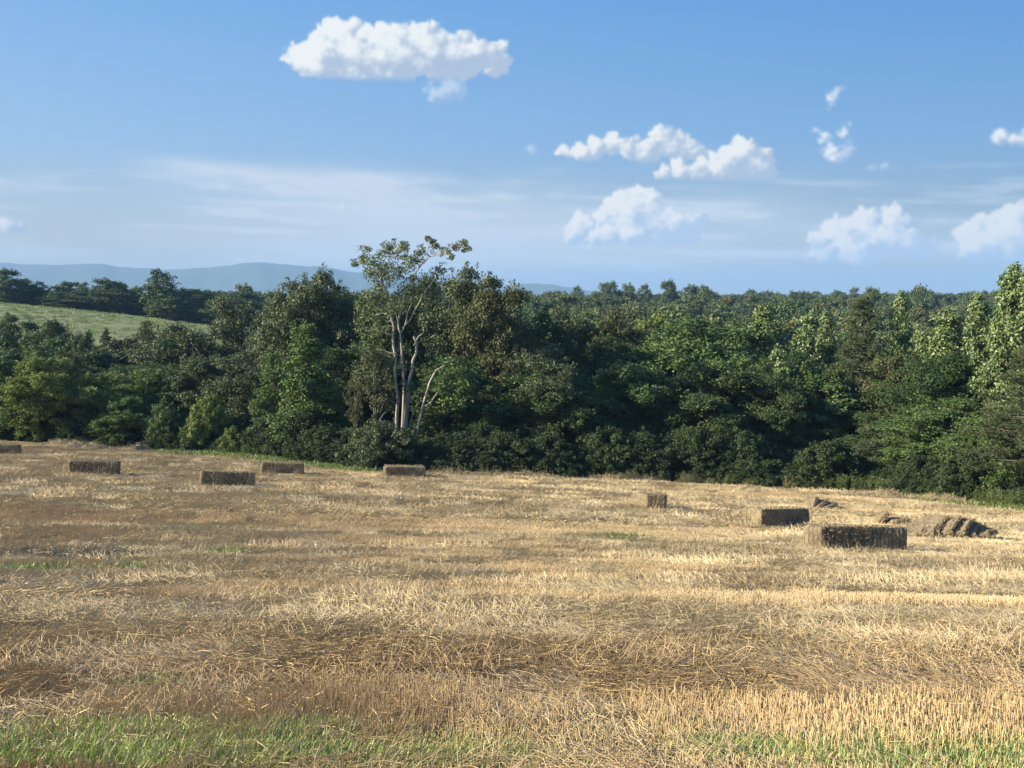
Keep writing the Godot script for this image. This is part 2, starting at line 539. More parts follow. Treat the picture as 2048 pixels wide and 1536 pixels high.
func make_mountains() -> void:
	# a long low range six kilometres off: skyline heights (metres over the eye) along the bearing
	var bear := [-50.0, -40.0, -32.0, 
		-24.83, -23.54, -22.00, -21.11, -20.31, -19.52, -18.13, -17.30, -15.76, -14.55, -13.69, -12.83, -11.85, -10.85, -9.85, -7.96, -5.79, -3.21, -1.14, -0.10, 0.93, 1.97, 2.93, 4.56, 7.13, 20.0
	]
	var high := [120.0, 150.0, 175.0, 
		175, 165, 164, 170, 168, 152, 145, 138, 147, 156, 172, 178, 168, 158, 153, 122, 93, 66, 53, 55, 63, 58, 44, 15, -4, -30.0
	]
	var nx := 260
	var nd := 36
	var pos := PackedVector3Array()
	var idx := PackedInt32Array()
	for j in nd:
		var t := j / float(nd - 1)
		var d := lerpf(4300.0, 7400.0, t)
		for i in nx:
			var az := lerpf(-48.0, 14.0, i / float(nx - 1))
			var x := tan(deg_to_rad(az)) * d
			var top := 0.0
			for k in bear.size() - 1:
				if az <= bear[k + 1]:
					var q: float = clampf((az - bear[k]) / (bear[k + 1] - bear[k]), 0, 1)
					top = lerpf(high[k], high[k + 1], q * q * (3 - 2 * q) * 0.5 + q * 0.5)
					break
			var ridge := exp(-pow((d - 6000.0) / 900.0, 2))
			var spur := 0.5 + 0.5 * noise_b.get_noise_2d(x * 0.0022, d * 0.0011)
			var y := -60.0 + (top + 60.0) * ridge * (0.66 + 0.34 * lerpf(spur, 1.0, sst(0.55, 0.98, ridge)))
			y += 5.0 * noise_c.get_noise_2d(x * 0.01, d * 0.01) * ridge
			pos.append(Vector3(x, y, -d))
	for j in nd - 1:
		for i in nx - 1:
			var a := j * nx + i
			idx.append_array([a, a + nx, a + 1, a + 1, a + nx, a + nx + 1])
	var arr := []
	arr.resize(Mesh.ARRAY_MAX)
	arr[Mesh.ARRAY_VERTEX] = pos
	arr[Mesh.ARRAY_INDEX] = idx
	var st := SurfaceTool.new()
	st.create_from_arrays(arr)
	st.generate_normals()
	var m := StandardMaterial3D.new()
	m.albedo_color = Color(0.06, 0.085, 0.055).linear_to_srgb()
	m.roughness = 1.0
	var o := part("mountains", st.commit(), m, self)
	tag(o, "long blue wooded mountain range on the horizon", "", "", "structure")


# ---------------------------------------------------------------- straw and grass

func blade(pos: PackedVector3Array, col: PackedColorArray, idx: PackedInt32Array, a: Vector3, b: Vector3, w0: float, w1: float, c0: Color, c1: Color) -> void:
	# a three-sided stalk from a to b
	var along := (b - a).normalized()
	var side := along.cross(Vector3(0.31, 0.2, 0.93)).normalized()
	var other := along.cross(side)
	var n := pos.size()
	for k in 3:
		var o := side * cos(k * TAU / 3.0) + other * sin(k * TAU / 3.0)
		pos.append(a + o * w0)
		pos.append(b + o * w1)
		col.append(c0)
		col.append(c1)
	for k in 3:
		var m := (k + 1) % 3
		idx.append_array([n + k * 2, n + k * 2 + 1, n + m * 2, n + m * 2, n + k * 2 + 1, n + m * 2 + 1])


func mesh_of(pos: PackedVector3Array, col: PackedColorArray, idx: PackedInt32Array, nor := PackedVector3Array()) -> ArrayMesh:
	var arr := []
	arr.resize(Mesh.ARRAY_MAX)
	arr[Mesh.ARRAY_VERTEX] = pos
	if col.size():
		arr[Mesh.ARRAY_COLOR] = col
	if nor.size():
		arr[Mesh.ARRAY_NORMAL] = nor
	arr[Mesh.ARRAY_INDEX] = idx
	var m := ArrayMesh.new()
	m.add_surface_from_arrays(Mesh.PRIMITIVE_TRIANGLES, arr)
	return m


func stub_patch(count: int, thick: float, size: float, tall: float) -> ArrayMesh:   # standing stubble, drilled in rows along x
	var pos := PackedVector3Array()
	var col := PackedColorArray()
	var idx := PackedInt32Array()
	for k in count:
		var row := roundf(rng.randf_range(-0.5, 0.5) * size / 0.17) * 0.17 + rng.randfn(0, 0.022)
		var a := Vector3(rng.randf_range(-0.5, 0.5) * size, -0.02, row)
		var h := tall * rng.randf_range(0.55, 1.15)
		var lean := Vector3(rng.randfn(0.05, 0.13), 1.0, rng.randfn(0, 0.13))
		if rng.randf() < 0.14:
			lean = Vector3(rng.randfn(0.2, 0.6), 0.7, rng.randfn(0, 0.5))
		var v := rng.randf_range(0.6, 1.0)
		var c := Color(v, v * rng.randf_range(0.9, 1.0), v * rng.randf_range(0.8, 1.0))
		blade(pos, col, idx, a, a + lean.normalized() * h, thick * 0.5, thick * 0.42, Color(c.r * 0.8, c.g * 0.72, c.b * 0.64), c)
		if rng.randf() < 0.18:   # a torn leaf sheath
			var q := a + lean.normalized() * h * rng.randf_range(0.4, 0.9)
			blade(pos, col, idx, q, q + Vector3(rng.randfn(0, 0.05), rng.randf_range(-0.05, 0.04), rng.randfn(0, 0.05)), thick * 0.6, thick * 0.2, c, c)
	return mesh_of(pos, col, idx)


func lying_patch(count: int, thick: float, size: float, heading: float, spread: float, rise: float) -> ArrayMesh:   # loose straw combed one way
	var pos := PackedVector3Array()
	var col := PackedColorArray()
	var idx := PackedInt32Array()
	for k in count:
		var a := Vector3(rng.randf_range(-0.5, 0.5) * size, rng.randf_range(0.0, 0.07), rng.randf_range(-0.5, 0.5) * size)
		var ang := heading + rng.randfn(0, spread)
		var up := absf(rng.randfn(rise, 0.15)) if rng.randf() < 0.92 else rng.randf_range(0.3, 1.2)
		var dir := Vector3(cos(ang), up, -sin(ang)).normalized()
		var n := rng.randf_range(0.07, 0.24) * (0.8 + thick * 40.0)
		var v := rng.randf_range(0.55, 1.0)
		if rng.randf() < 0.10:
			v = 1.0
		var c := Color(v, v * rng.randf_range(0.9, 1.0), v * rng.randf_range(0.76, 1.0))
		var mid := a + dir * n * 0.55
		blade(pos, col, idx, a, mid, thick * 0.5, thick * 0.5, c, c)
		blade(pos, col, idx, mid, mid + (dir + Vector3(rng.randfn(0, 0.15), rng.randfn(-0.15, 0.15), rng.randfn(0, 0.15))).normalized() * n * 0.45, thick * 0.5, thick * 0.4, c, c)
	return mesh_of(pos, col, idx)


func grass_patch(count: int, thick: float, size: float, tall: float) -> ArrayMesh:
	var pos := PackedVector3Array()
	var col := PackedColorArray()
	var idx := PackedInt32Array()
	for k in count:
		var off := Vector2(rng.randfn(0, 0.26), rng.randfn(0, 0.26)) * size
		var a := Vector3(off.x, -0.01, off.y)
		var h := tall * rng.randf_range(0.4, 1.2)
		var ang := rng.randf() * TAU
		var bend := rng.randf_range(0.1, 0.75)
		var side := Vector3(cos(ang), 0, sin(ang))
		var wide := Vector3(-sin(ang), 0, cos(ang)) * thick
		var v := rng.randf_range(0.55, 1.0)
		var c := Color(v * rng.randf_range(0.8, 1.0), v, v * rng.randf_range(0.6, 1.0))
		var p1 := a + Vector3.UP * h * 0.6 + side * h * bend * 0.3
		var p2 := a + Vector3.UP * h * (1.0 - 0.25 * bend) + side * h * bend
		var n := pos.size()
		pos.append_array([a - wide, a + wide, p1 - wide * 0.8, p1 + wide * 0.8, p2])
		for m in 5:
			col.append(c)
		idx.append_array([n, n + 2, n + 1, n + 1, n + 2, n + 3, n + 2, n + 4, n + 3])
	return mesh_of(pos, col, idx)


func scatter(called: String, mesh: Mesh, mat: Material, places: Array, parent: Node) -> void:   # places: [Transform3D, Color]
	if places.is_empty():
		return
	var mm := MultiMesh.new()
	mm.transform_format = MultiMesh.TRANSFORM_3D
	mm.use_colors = true
	mm.mesh = mesh
	mm.instance_count = places.size()
	for k in places.size():
		mm.set_instance_transform(k, places[k][0])
		mm.set_instance_color(k, places[k][1])
	var o := MultiMeshInstance3D.new()
	o.name = called
	o.multimesh = mm
	o.material_override = mat
	parent.add_child(o, true)


func tall_share(x: float, d: float) -> float:   # 1 where the stubble stands, 0 where straw lies over it
	var b := 0.0
	var w := 0.25 * noise_a.get_noise_2d(x * 0.22, 3.0) * (0.6 + d * 0.05)
	var q := d + w
	# bands left by the passes of mower and rake
	b = maxf(b, sst(4.95, 5.05, q) * (1.0 - sst(5.45, 5.65, q)))
	b = maxf(b, sst(10.6, 11.4, q) * (1.0 - sst(13.2, 14.6, q)) * (0.25 + 0.75 * sst(0.35, 0.6, 0.5 + 0.5 * noise_a.get_noise_2d(x * 0.2 + 9.0, 2.0))))
	b = maxf(b, sst(15.5, 16.5, q) * (1.0 - sst(18.5, 20.0, q)) * exp(-pow((x - 0.3) / 1.9, 2)))
	b = maxf(b, sst(29.0, 30.5, q) * (1.0 - sst(34.0, 36.0, q)) * (1.0 - 0.6 * sst(3, 8, x)))
	var wide := 0.5 + 0.5 * noise_a.get_noise_2d(x * 0.05 + 33.0, d * 0.23 + 7.0)
	b = maxf(b, 0.6 * sst(0.54, 0.68, wide) * sst(13, 18, d))
	b = maxf(b, 0.75 * (1.0 - sst(4.6, 4.9, q)))
	return b


func make_field() -> void:
	var rng2 := RandomNumberGenerator.new()
	rng2.seed = 99
	var o := base("stubble_field", Vector3.ZERO)
	tag(o, "cut stubble and loose straw covering the field", "stubble", "", "stuff")
	# nearer straws are fine and many; farther ones are gathered into coarser tufts
	var near_limit := 11.0
	var mid_limit := 32.0
	var stub := []
	var lie := []
	for k in 3:
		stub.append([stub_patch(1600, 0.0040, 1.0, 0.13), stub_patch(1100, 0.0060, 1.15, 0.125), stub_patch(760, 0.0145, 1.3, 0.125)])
		lie.append([lying_patch(2100, 0.0036, 1.0, 0.30 + 0.5 * k, 0.55 + 0.12 * k, 0.0), lying_patch(1300, 0.0058, 1.15, 0.45 + 0.3 * k, 0.5, 0.05), lying_patch(1000, 0.0130, 1.3, 0.6, 0.7, 0.12)])
	var places := {}
	var d := 2.6
	while d < 84.0:
		var lod := 0 if d < near_limit else (1 if d < mid_limit else 2)
		var step: float = [0.62, 0.8, 0.95][lod]
		var reach := d * 0.52 + 5.0
		var x := -reach
		while x < reach:
			var px := x + rng2.randf_range(-0.3, 0.3) * step
			var pd := d + rng2.randf_range(-0.3, 0.3) * step
			x += step
			var e := edge(px)
			if pd > e + rng2.randf_range(-1.5, 0.8):
				continue
			var stands := rng2.randf() < tall_share(px, pd)
			var swath := sst(0.3, 0.75, 0.5 + 0.5 * noise_b.get_noise_2d(px * 0.13 + 12.0, pd * (0.75 if pd < 12.0 else 0.4) + 70.0))
			var tone := field_tone(px, pd)
			var v := rng2.randf_range(0.85, 1.12)
			var kind := "stub" if stands else "lie"
			var key := "%s%d%d" % [kind, lod, rng2.randi() % 3]
			if not places.has(key):
				places[key] = []
			var turn := rng2.randf_range(-0.12, 0.12)
			if not stands:
				turn = rng2.randf_range(-0.45, 0.45) + 0.5 * noise_a.get_noise_2d(px * 0.15, pd * 0.2)
				if rng2.randf() < 0.25:
					turn += PI * rng2.randf_range(0.3, 1.0)
			var s := rng2.randf_range(0.9, 1.1)
			var b := ground_basis(px, pd, turn).scaled_local(Vector3(s, s * (rng2.randf_range(0.8, 1.2) * (0.6 if stands and pd < 4.85 else 1.0) if stands else lerpf(0.6, 1.3, swath)), s))
			var c := Color(tone.r * v, tone.g * v, tone.b * v)
			if stands:
				c = Color(c.r * 0.98, c.g * 0.95, c.b * 0.92)
			places[key].append([Transform3D(b, spot(px, pd)), c])
			if stands == false and rng2.randf() < 0.30 and lod < 2:   # some stubble pokes through
				var key2 := "stub%d%d" % [lod, rng2.randi() % 3]
				if not places.has(key2):
					places[key2] = []
				places[key2].append([Transform3D(ground_basis(px, pd, 0).scaled_local(Vector3(1, 0.5, 1)), spot(px, pd)), Color(c.r * 0.8, c.g * 0.75, c.b * 0.7)])
		d += step
	for key in places:
		var k := int(key.right(1))
		var lod := int(key[key.length() - 2])
		if key.begins_with("stub"):
			scatter("standing_stubble", stub[k][lod], straw_mat, places[key], o)
		else:
			scatter("loose_straw", lie[k][lod], straw_mat, places[key], o)
	# fresh grass that has come through
	var g := base("green_grass", Vector3.ZERO)
	tag(g, "fresh green grass growing through the stubble", "grass", "", "stuff")
	var fine := [grass_patch(160, 0.0026, 0.40, 0.095), grass_patch(130, 0.0026, 0.44, 0.065)]
	var rough := [grass_patch(80, 0.012, 0.9, 0.20), grass_patch(80, 0.012, 0.9, 0.16)]
	var gp := [[], [], [], []]
	for k in 2600:   # the strip along the near edge, thick on one side and thin on the other
		var x := rng2.randf_range(-3.2, 3.2)
		var pd := rng2.randf_range(4.36, 4.92)
		var share := 0.85 * (1.0 - sst(-0.95, -0.45, x)) + 0.30 * exp(-pow((x + 0.25) / 0.3, 2)) + 0.42 * sst(0.6, 1.0, x)
		var patchy := 0.5 + 0.5 * noise_b.get_noise_2d(x * 1.1, pd * 2.6 + 60.0)
		if rng2.randf() > share * sst(0.28, 0.55, patchy) * (1.0 - 0.6 * sst(4.85, 5.0, pd)):
			continue
		gp[k % 2].append([Transform3D(ground_basis(x, pd, rng2.randf() * TAU).scaled_local(Vector3.ONE * rng2.randf_range(0.7, 1.2)), spot(x, pd)), Color(0.42, 0.48, 0.16).lerp(Color(0.62, 0.60, 0.31), rng2.randf())])
	var tufts := [[-2.72, 6.24, 0.5, 0.10, 7], [-2.1, 6.15, 0.25, 0.08, 2], [2.78, 11.2, 0.25, 0.25, 10], [2.2, 11.3, 0.2, 0.2, 4], [3.1, 9.9, 0.25, 0.15, 5], [3.6, 9.7, 0.2, 0.15, 4], [3.03, 29.7, 0.75, 0.6, 22], [-8.2, 29.0, 1.1, 0.8, 8], [-7.2, 16.2, 0.4, 0.4, 5], [-6.0, 16.8, 0.3, 0.3, 4], [-1.6, 9.3, 0.3, 0.2, 7], [-5.6, 21.5, 0.3, 0.5, 5], [2.2, 5.6, 0.2, 0.12, 6], [2.55, 6.0, 0.15, 0.12, 5], [10.3, 54.0, 1.6, 1.2, 10], [0.9, 5.05, 0.25, 0.1, 9], [-0.4, 8.0, 0.25, 0.2, 4], [1.9, 5.0, 0.3, 0.1, 12]]
	for t in tufts:
		for k in int(t[4]):
			var x: float = t[0] + rng2.randfn(0, 0.5) * t[2]
			var pd: float = t[1] + rng2.randfn(0, 0.5) * t[3]
			var far: int = 2 if t[1] > 12.0 else 0
			gp[far + k % 2].append([Transform3D(ground_basis(x, pd, rng2.randf() * TAU).scaled_local(Vector3.ONE * rng2.randf_range(0.7, 1.1)), spot(x, pd)), Color(0.22, 0.29, 0.09).lerp(Color(0.34, 0.39, 0.16), rng2.randf())])
	for k in 900:   # the grassy verges at the field's far corners
		var x := rng2.randf_range(-24, -8) if k % 2 else rng2.randf_range(22, 34)
		var pd := edge(x) + rng2.randf_range(-2.2, 2.5)
		gp[2 + (k / 2) % 2].append([Transform3D(ground_basis(x, pd, rng2.randf() * TAU).scaled_local(Vector3.ONE * rng2.randf_range(1.0, 2.0)), spot(x, pd)), Color(0.16, 0.22, 0.07).lerp(Color(0.30, 0.33, 0.12), rng2.randf())])
	for k in 4:
		scatter("grass_tuft", [fine[0], fine[1], rough[0], rough[1]][k], grass_tint_mat, gp[k], g)
	# the crop on the far hillside, sown in rows across the slope
	var mc := base("hillside_crop", Vector3.ZERO)
	tag(mc, "low green crop in rows on the far hillside field", "crop", "", "stuff")
	var cp := [[], []]
	var cd := 150.0
	while cd < 262.0:
		var cx := -190.0
		while cx < -35.0:
			var x := cx + rng2.randf_range(-1.2, 1.2)
			cx += 2.6
			if meadow(x, cd) < 0.6 or absf(x) > 0.56 * cd or rng2.randf() < 0.25:
				continue
			var v := 0.75 + 0.6 * noise_b.get_noise_2d(x * 0.06, cd * 0.12) + rng2.randf_range(-0.1, 0.1)
			cp[rng2.randi() % 2].append([Transform3D(Basis(Vector3.UP, rng2.randf() * TAU).scaled_local(Vector3(3.2, rng2.randf_range(1.6, 2.8), 2.4)), spot(x, cd + rng2.randf_range(-0.35, 0.35))), Color(0.34 * v, 0.40 * v, 0.165 * v)])
		cd += 2.4
	for k in 2:
		scatter("crop_row", rough[k], grass_tint_mat, cp[k], mc)
	# tall weeds in front of the trees
	var wd := base("tall_weeds", Vector3.ZERO)
	tag(wd, "tall pale green weeds standing along the wood edge", "weeds", "", "stuff")
	var weed := weed_patch()
	var wp := []
	for k in 420:
		var x := rng2.randf_range(18.5, 33.0) if k % 4 else rng2.randf_range(-22.5, -16.0)
		var pd := edge(x) + rng2.randf_range(0.8, 2.8)
		var s := rng2.randf_range(0.55, 1.0) * (1.0 if x > 0 else 0.9)
		wp.append([Transform3D(Basis(Vector3.UP, rng2.randf() * TAU).scaled_local(Vector3(1, s, 1)), spot(x, pd)), Color(0.12, 0.17, 0.055).lerp(Color(0.19, 0.23, 0.085), rng2.randf())])
	for k in 160:
		var x := rng2.randf_range(-16.0, 19.0)
		var pd := edge(x) + rng2.randf_range(0.4, 2.0)
		var s := rng2.randf_range(0.3, 0.75)
		wp.append([Transform3D(Basis(Vector3.UP, rng2.randf() * TAU).scaled_local(Vector3(1, s, 1)), spot(x, pd)), Color(0.13, 0.16, 0.06).lerp(Color(0.26, 0.24, 0.12), rng2.randf())])
	scatter("weed_stems", weed, grass_tint_mat, wp, wd)


func weed_patch() -> ArrayMesh:
	var pos := PackedVector3Array()
	var col := PackedColorArray()
	var idx := PackedInt32Array()
	for s in 7:
		var a := Vector3(rng.randf_range(-0.3, 0.3), -0.05, rng.randf_range(-0.3, 0.3))
		var h := rng.randf_range(0.7, 1.25)
		var top := a + Vector3(rng.randfn(0, 0.07), h, rng.randfn(0, 0.07))
		blade(pos, col, idx, a, top, 0.012, 0.006, Color(0.8, 0.8, 0.7), Color(0.9, 0.9, 0.7))
		for k in 15:
			var t := rng.randf_range(0.15, 1.0)
			var p := a.lerp(top, t)
			var ang := rng.randf() * TAU
			leaf(pos, col, idx, p + Vector3(cos(ang), 0.4, sin(ang)) * 0.05, Vector3(cos(ang), rng.randf_range(-0.2, 0.8), sin(ang)).normalized(), 0.15 * (1.2 - 0.6 * t), 0.025, rng.randf_range(0.6, 1.0))
	return mesh_of(pos, col, idx)


# ---------------------------------------------------------------- trees

func leaf(pos: PackedVector3Array, col: PackedColorArray, idx: PackedInt32Array, at: Vector3, dir: Vector3, n: float, w: float, v: float, face := Vector3.ZERO) -> void:
	# a folded lozenge: stalk, two edges, tip; face is roughly the way its upper side looks
	var f := face if face != Vector3.ZERO else Vector3(rng.randf_range(-1, 1), rng.randf_range(-1, 1), rng.randf_range(-1, 1))
	var side := dir.cross(f).normalized()
	var up := side.cross(dir)
	var m := pos.size()
	pos.append(at)
	pos.append(at + dir * n * 0.45 + side * w + up * w * 0.3)
	pos.append(at + dir * n)
	pos.append(at + dir * n * 0.45 - side * w + up * w * 0.3)
	var c := Color(v, v, v)
	col.append(c)
	col.append(c)
	col.append(c)
	col.append(c)
	idx.append(m)
	idx.append(m + 1)
	idx.append(m + 2)
	idx.append(m)
	idx.append(m + 2)
	idx.append(m + 3)


func tube(pos: PackedVector3Array, col: PackedColorArray, idx: PackedInt32Array, pts: Array, sides := 6) -> void:   # pts: [Vector3, radius]
	var n := pos.size()
	for k in pts.size():
		var p: Vector3 = pts[k][0]
		var q: Vector3 = pts[mini(k + 1, pts.size() - 1)][0] - pts[maxi(k - 1, 0)][0]
		q = q.normalized()
		var s := q.cross(Vector3(0.2, 0.1, 1.0)).normalized()
		var t := q.cross(s)
		for m in sides:
			var ang := TAU * m / sides
			var lump := 1.0 + 0.14 * noise_b.get_noise_2d(p.y * 1.5 + m * 3.0, p.x * 1.5 + k)
			pos.append(p + (s * cos(ang) + t * sin(ang)) * float(pts[k][1]) * lump)
			var v := 0.75 + 0.5 * noise_b.get_noise_2d(p.y * 3.0 + m * 5.0, p.x * 2.0)
			v = clampf(v, 0.35, 1.0)
			col.append(Color(0.40 * v, 0.37 * v, 0.32 * v))
	for k in pts.size() - 1:
		for m in sides:
			var a := n + k * sides + m
			var b := n + k * sides + (m + 1) % sides
			idx.append_array([a, b, a + sides, b, b + sides, a + sides])


func smooth_mesh(pos: PackedVector3Array, col: PackedColorArray, idx: PackedInt32Array) -> ArrayMesh:
	var arr := []
	arr.resize(Mesh.ARRAY_MAX)
	arr[Mesh.ARRAY_VERTEX] = pos
	if col.size():
		arr[Mesh.ARRAY_COLOR] = col
	arr[Mesh.ARRAY_INDEX] = idx
	var st := SurfaceTool.new()
	st.create_from_arrays(arr)
	st.generate_normals()
	return st.commit()


func spray(pos: PackedVector3Array, col: PackedColorArray, idx: PackedInt32Array, c: Vector3, r: float, flat: float, count: int, n: float, w: float, tone: float, droop := 0.0) -> void:
	# a clump of leaves: denser on its upper shell
	for k in count:
		var dir := Vector3(rng.randfn(0, 1), rng.randfn(0.25, 1), rng.randfn(0, 1)).normalized()
		var p := c + Vector3(dir.x, dir.y * flat, dir.z) * r * sqrt(rng.randf_range(0.15, 1.0))
		var face := (dir + Vector3(rng.randfn(0, 0.55), rng.randfn(0.45, 0.5), rng.randfn(0, 0.55))).normalized()
		var way := (face.cross(Vector3(rng.randfn(0, 1), rng.randfn(0, 1), rng.randfn(0, 1))).normalized() + dir * 0.35 - Vector3.UP * droop).normalized()
		var s := rng.randf_range(0.55, 1.4)
		leaf(pos, col, idx, p, way, n * s, w * s, clampf(tone * rng.randf_range(0.68, 1.12), 0.2, 1.0), face)


# kinds: each is [crown mesh, trunk mesh, height, width] at its natural size
func grow(sd: int, height: float, width: float, crown_from: float, shape: String, clumps: int, per_clump: int, clump_r: float, leaf_n: float, leaf_w: float, limbs: int) -> Array:
	rng.seed = sd
	var pos := PackedVector3Array()
	var col := PackedColorArray()
	var idx := PackedInt32Array()
	var tp := PackedVector3Array()
	var tc := PackedColorArray()
	var ti := PackedInt32Array()
	var lean := Vector3(rng.randfn(0, 0.03), 0, rng.randfn(0, 0.03)) * height
	var r0 := height * 0.017 + 0.05
	var spine := []
	for k in 6:
		var t := k / 5.0
		spine.append([Vector3(lean.x * t * t + rng.randfn(0, 0.06), height * 0.93 * t - (0.3 if k == 0 else 0.0), lean.z * t * t + rng.randfn(0, 0.06)), r0 * (1.25 if k == 0 else 1.0) * (1.0 - 0.86 * t)])
	tube(tp, tc, ti, spine, 7)
	# lobes give the crown its billows: clumps of leaves sit on their shells, dark creases run between them
	var lobes := []
	var nl: int = {"oak": 13, "poplar": 20, "cone": 20, "dome": 14, "round": 10}[shape]
	var weight := 0.0
	for k in nl:
		var t := clampf((k + rng.randf_range(0.0, 1.0)) / nl, 0.02, 0.97)
		var prof_r := 1.0
		match shape:
			"oak", "round":
				prof_r = sqrt(maxf(0.03, 1.0 - pow(absf(t - 0.42) / (0.60 if t > 0.42 else 0.62), 2.4)))
			"poplar":
				prof_r = pow(1.0 - t, 0.55) * (0.62 + 0.38 * sst(0.0, 0.3, t)) + 0.04
			"cone":
				prof_r = pow(1.0 - t, 0.7) * (0.8 + 0.2 * sst(0.0, 0.12, t)) + 0.03
			"dome":
				prof_r = sqrt(maxf(0.02, 1.0 - t * t))
		var ang := k * 2.4 + rng.randfn(0, 0.35)
		var lr: float = width * 0.5 * {"oak": 0.49, "poplar": 0.40, "cone": 0.40, "dome": 0.40, "round": 0.52}[shape] * rng.randf_range(0.75, 1.25) * (0.5 + 0.5 * prof_r)
		var rho := maxf(0.0, width * 0.5 * prof_r * rng.randf_range(0.85, 1.08) - lr)
		if rng.randf() < 0.2:
			rho *= 0.5
		var top := height - lr * 0.7
		var y := lerpf(height * crown_from + lr * 0.5, top, t)
		lobes.append([Vector3(cos(ang) * rho + lean.x * t, y, sin(ang) * rho + lean.z * t), lr])
		weight += lr * lr
	var centres := []
	for k in clumps:
		var pick := rng.randf() * weight
		var lobe: Array = lobes[0]
		for l in lobes:
			pick -= l[1] * l[1]
			if pick <= 0.0:
				lobe = l
				break
		var lc: Vector3 = lobe[0]
		var lr: float = lobe[1]
		var out := Vector3(lc.x, (lc.y - height * lerpf(crown_from, 1.0, 0.35)) * 0.7, lc.z) / (width * 0.5)
		var dir := (Vector3(rng.randfn(0, 1), rng.randfn(0.35, 0.9), rng.randfn(0, 1)).normalized() + out * 0.7).normalized()
		var c := lc + Vector3(dir.x, dir.y * 0.85, dir.z) * lr * (rng.randf_range(0.72, 1.0) if rng.randf() < 0.86 else rng.randf_range(0.1, 0.6))
		c.y = maxf(c.y, height * crown_from * 0.8)
		centres.append(c)
		var tone := rng.randf_range(0.66, 1.0)
		spray(pos, col, idx, c, minf(clump_r, lr * 0.75) * rng.randf_range(0.6, 1.15), 0.6, int(per_clump * rng.randf_range(0.7, 1.3)), leaf_n, leaf_w, tone, 0.15)
	# twigs on the outline so that the edge is ragged
	for k in clumps / 2:
		var c: Vector3 = centres[rng.randi() % centres.size()]
		var out := Vector3(c.x, (c.y - height * lerpf(crown_from, 1.0, 0.4)) * 0.8, c.z).normalized()
		spray(pos, col, idx, c + out * clump_r * rng.randf_range(0.7, 1.3), clump_r * 0.38, 0.8, per_clump / 5, leaf_n, leaf_w, rng.randf_range(0.75, 1.0))
	for k in limbs:
		var c: Vector3 = centres[(k * 7) % centres.size()]
		var t0 := clampf((c.y / height) * rng.randf_range(0.45, 0.8), 0.12, 0.85)
		var a := Vector3(lean.x * t0 * t0, height * 0.93 * t0, lean.z * t0 * t0)
		var m := a.lerp(c, 0.5) + Vector3(0, 0.12 * a.distance_to(c), 0)
		var rr := r0 * (1.0 - 0.86 * t0) * 0.55
		tube(tp, tc, ti, [[a, rr], [m, rr * 0.65], [c, rr * 0.2]], 5)
	return [mesh_of(pos, col, idx), smooth_mesh(tp, tc, ti), height, width]


func grow_pine(sd: int, height: float, width: float, crown_from: float, flat_top: bool) -> Array:
	rng.seed = sd
	var pos := PackedVector3Array()
	var col := PackedColorArray()
	var idx := PackedInt32Array()
	var tp := PackedVector3Array()
	var tc := PackedColorArray()
	var ti := PackedInt32Array()
	var r0 := height * 0.015 + 0.04
	var spine := []
	for k in 6:
		var t := k / 5.0
		spine.append([Vector3(rng.randfn(0, 0.05), height * 0.97 * t - (0.3 if k == 0 else 0.0), rng.randfn(0, 0.05)), r0 * (1.0 - 0.85 * t)])
	tube(tp, tc, ti, spine, 7)
	var whorls := 20
	for k in whorls:
		var t := (k + rng.randf_range(-0.2, 0.2)) / (whorls - 1.0)
		var y := lerpf(height * crown_from, height * 0.97, clampf(t, 0, 1))
		var reach := width * 0.5 * ((pow(maxf(0.0, 1.0 - t), 0.8) + 0.08) if not flat_top else (0.55 + 0.45 * sin(PI * clampf(t * 0.8 + 0.2, 0, 1))))
		for b in 5:
			var ang := b * TAU / 5.0 + k * 1.1 + rng.randfn(0, 0.25)
			var n := reach * rng.randf_range(0.5, 1.2)
			var a := Vector3(0, y + rng.randfn(0, 0.22), 0)
			var tip := a + Vector3(cos(ang) * n, n * rng.randf_range(0.0, 0.28), sin(ang) * n)
			tube(tp, tc, ti, [[a, r0 * 0.32 * (1.1 - t)], [a.lerp(tip, 0.55) - Vector3(0, 0.05 * n, 0), r0 * 0.2 * (1.1 - t)], [tip, 0.012]], 4)
			var tufts := int(5 + n * 5.0)
			for m in tufts:
				var q := rng.randf_range(0.3, 1.04)
				var p := a.lerp(tip, q) + Vector3(rng.randfn(0, 0.2), rng.randfn(0.12, 0.16), rng.randfn(0, 0.2)) * (0.6 + 0.3 * n)
				var tone := rng.randf_range(0.6, 1.0)
				for z in 34:   # a tuft of needles
					var way := (Vector3(rng.randfn(0, 0.8), rng.randfn(0.45, 0.6), rng.randfn(0, 0.8)) + (tip - a).normalized() * 0.5).normalized()
					leaf(pos, col, idx, p + way * 0.03, way, rng.randf_range(0.16, 0.32), 0.018, clampf(tone * rng.randf_range(0.7, 1.1), 0, 1))
	return [mesh_of(pos, col, idx), smooth_mesh(tp, tc, ti), height, width]


var kinds := {}
var trunk_kind_pale := {}

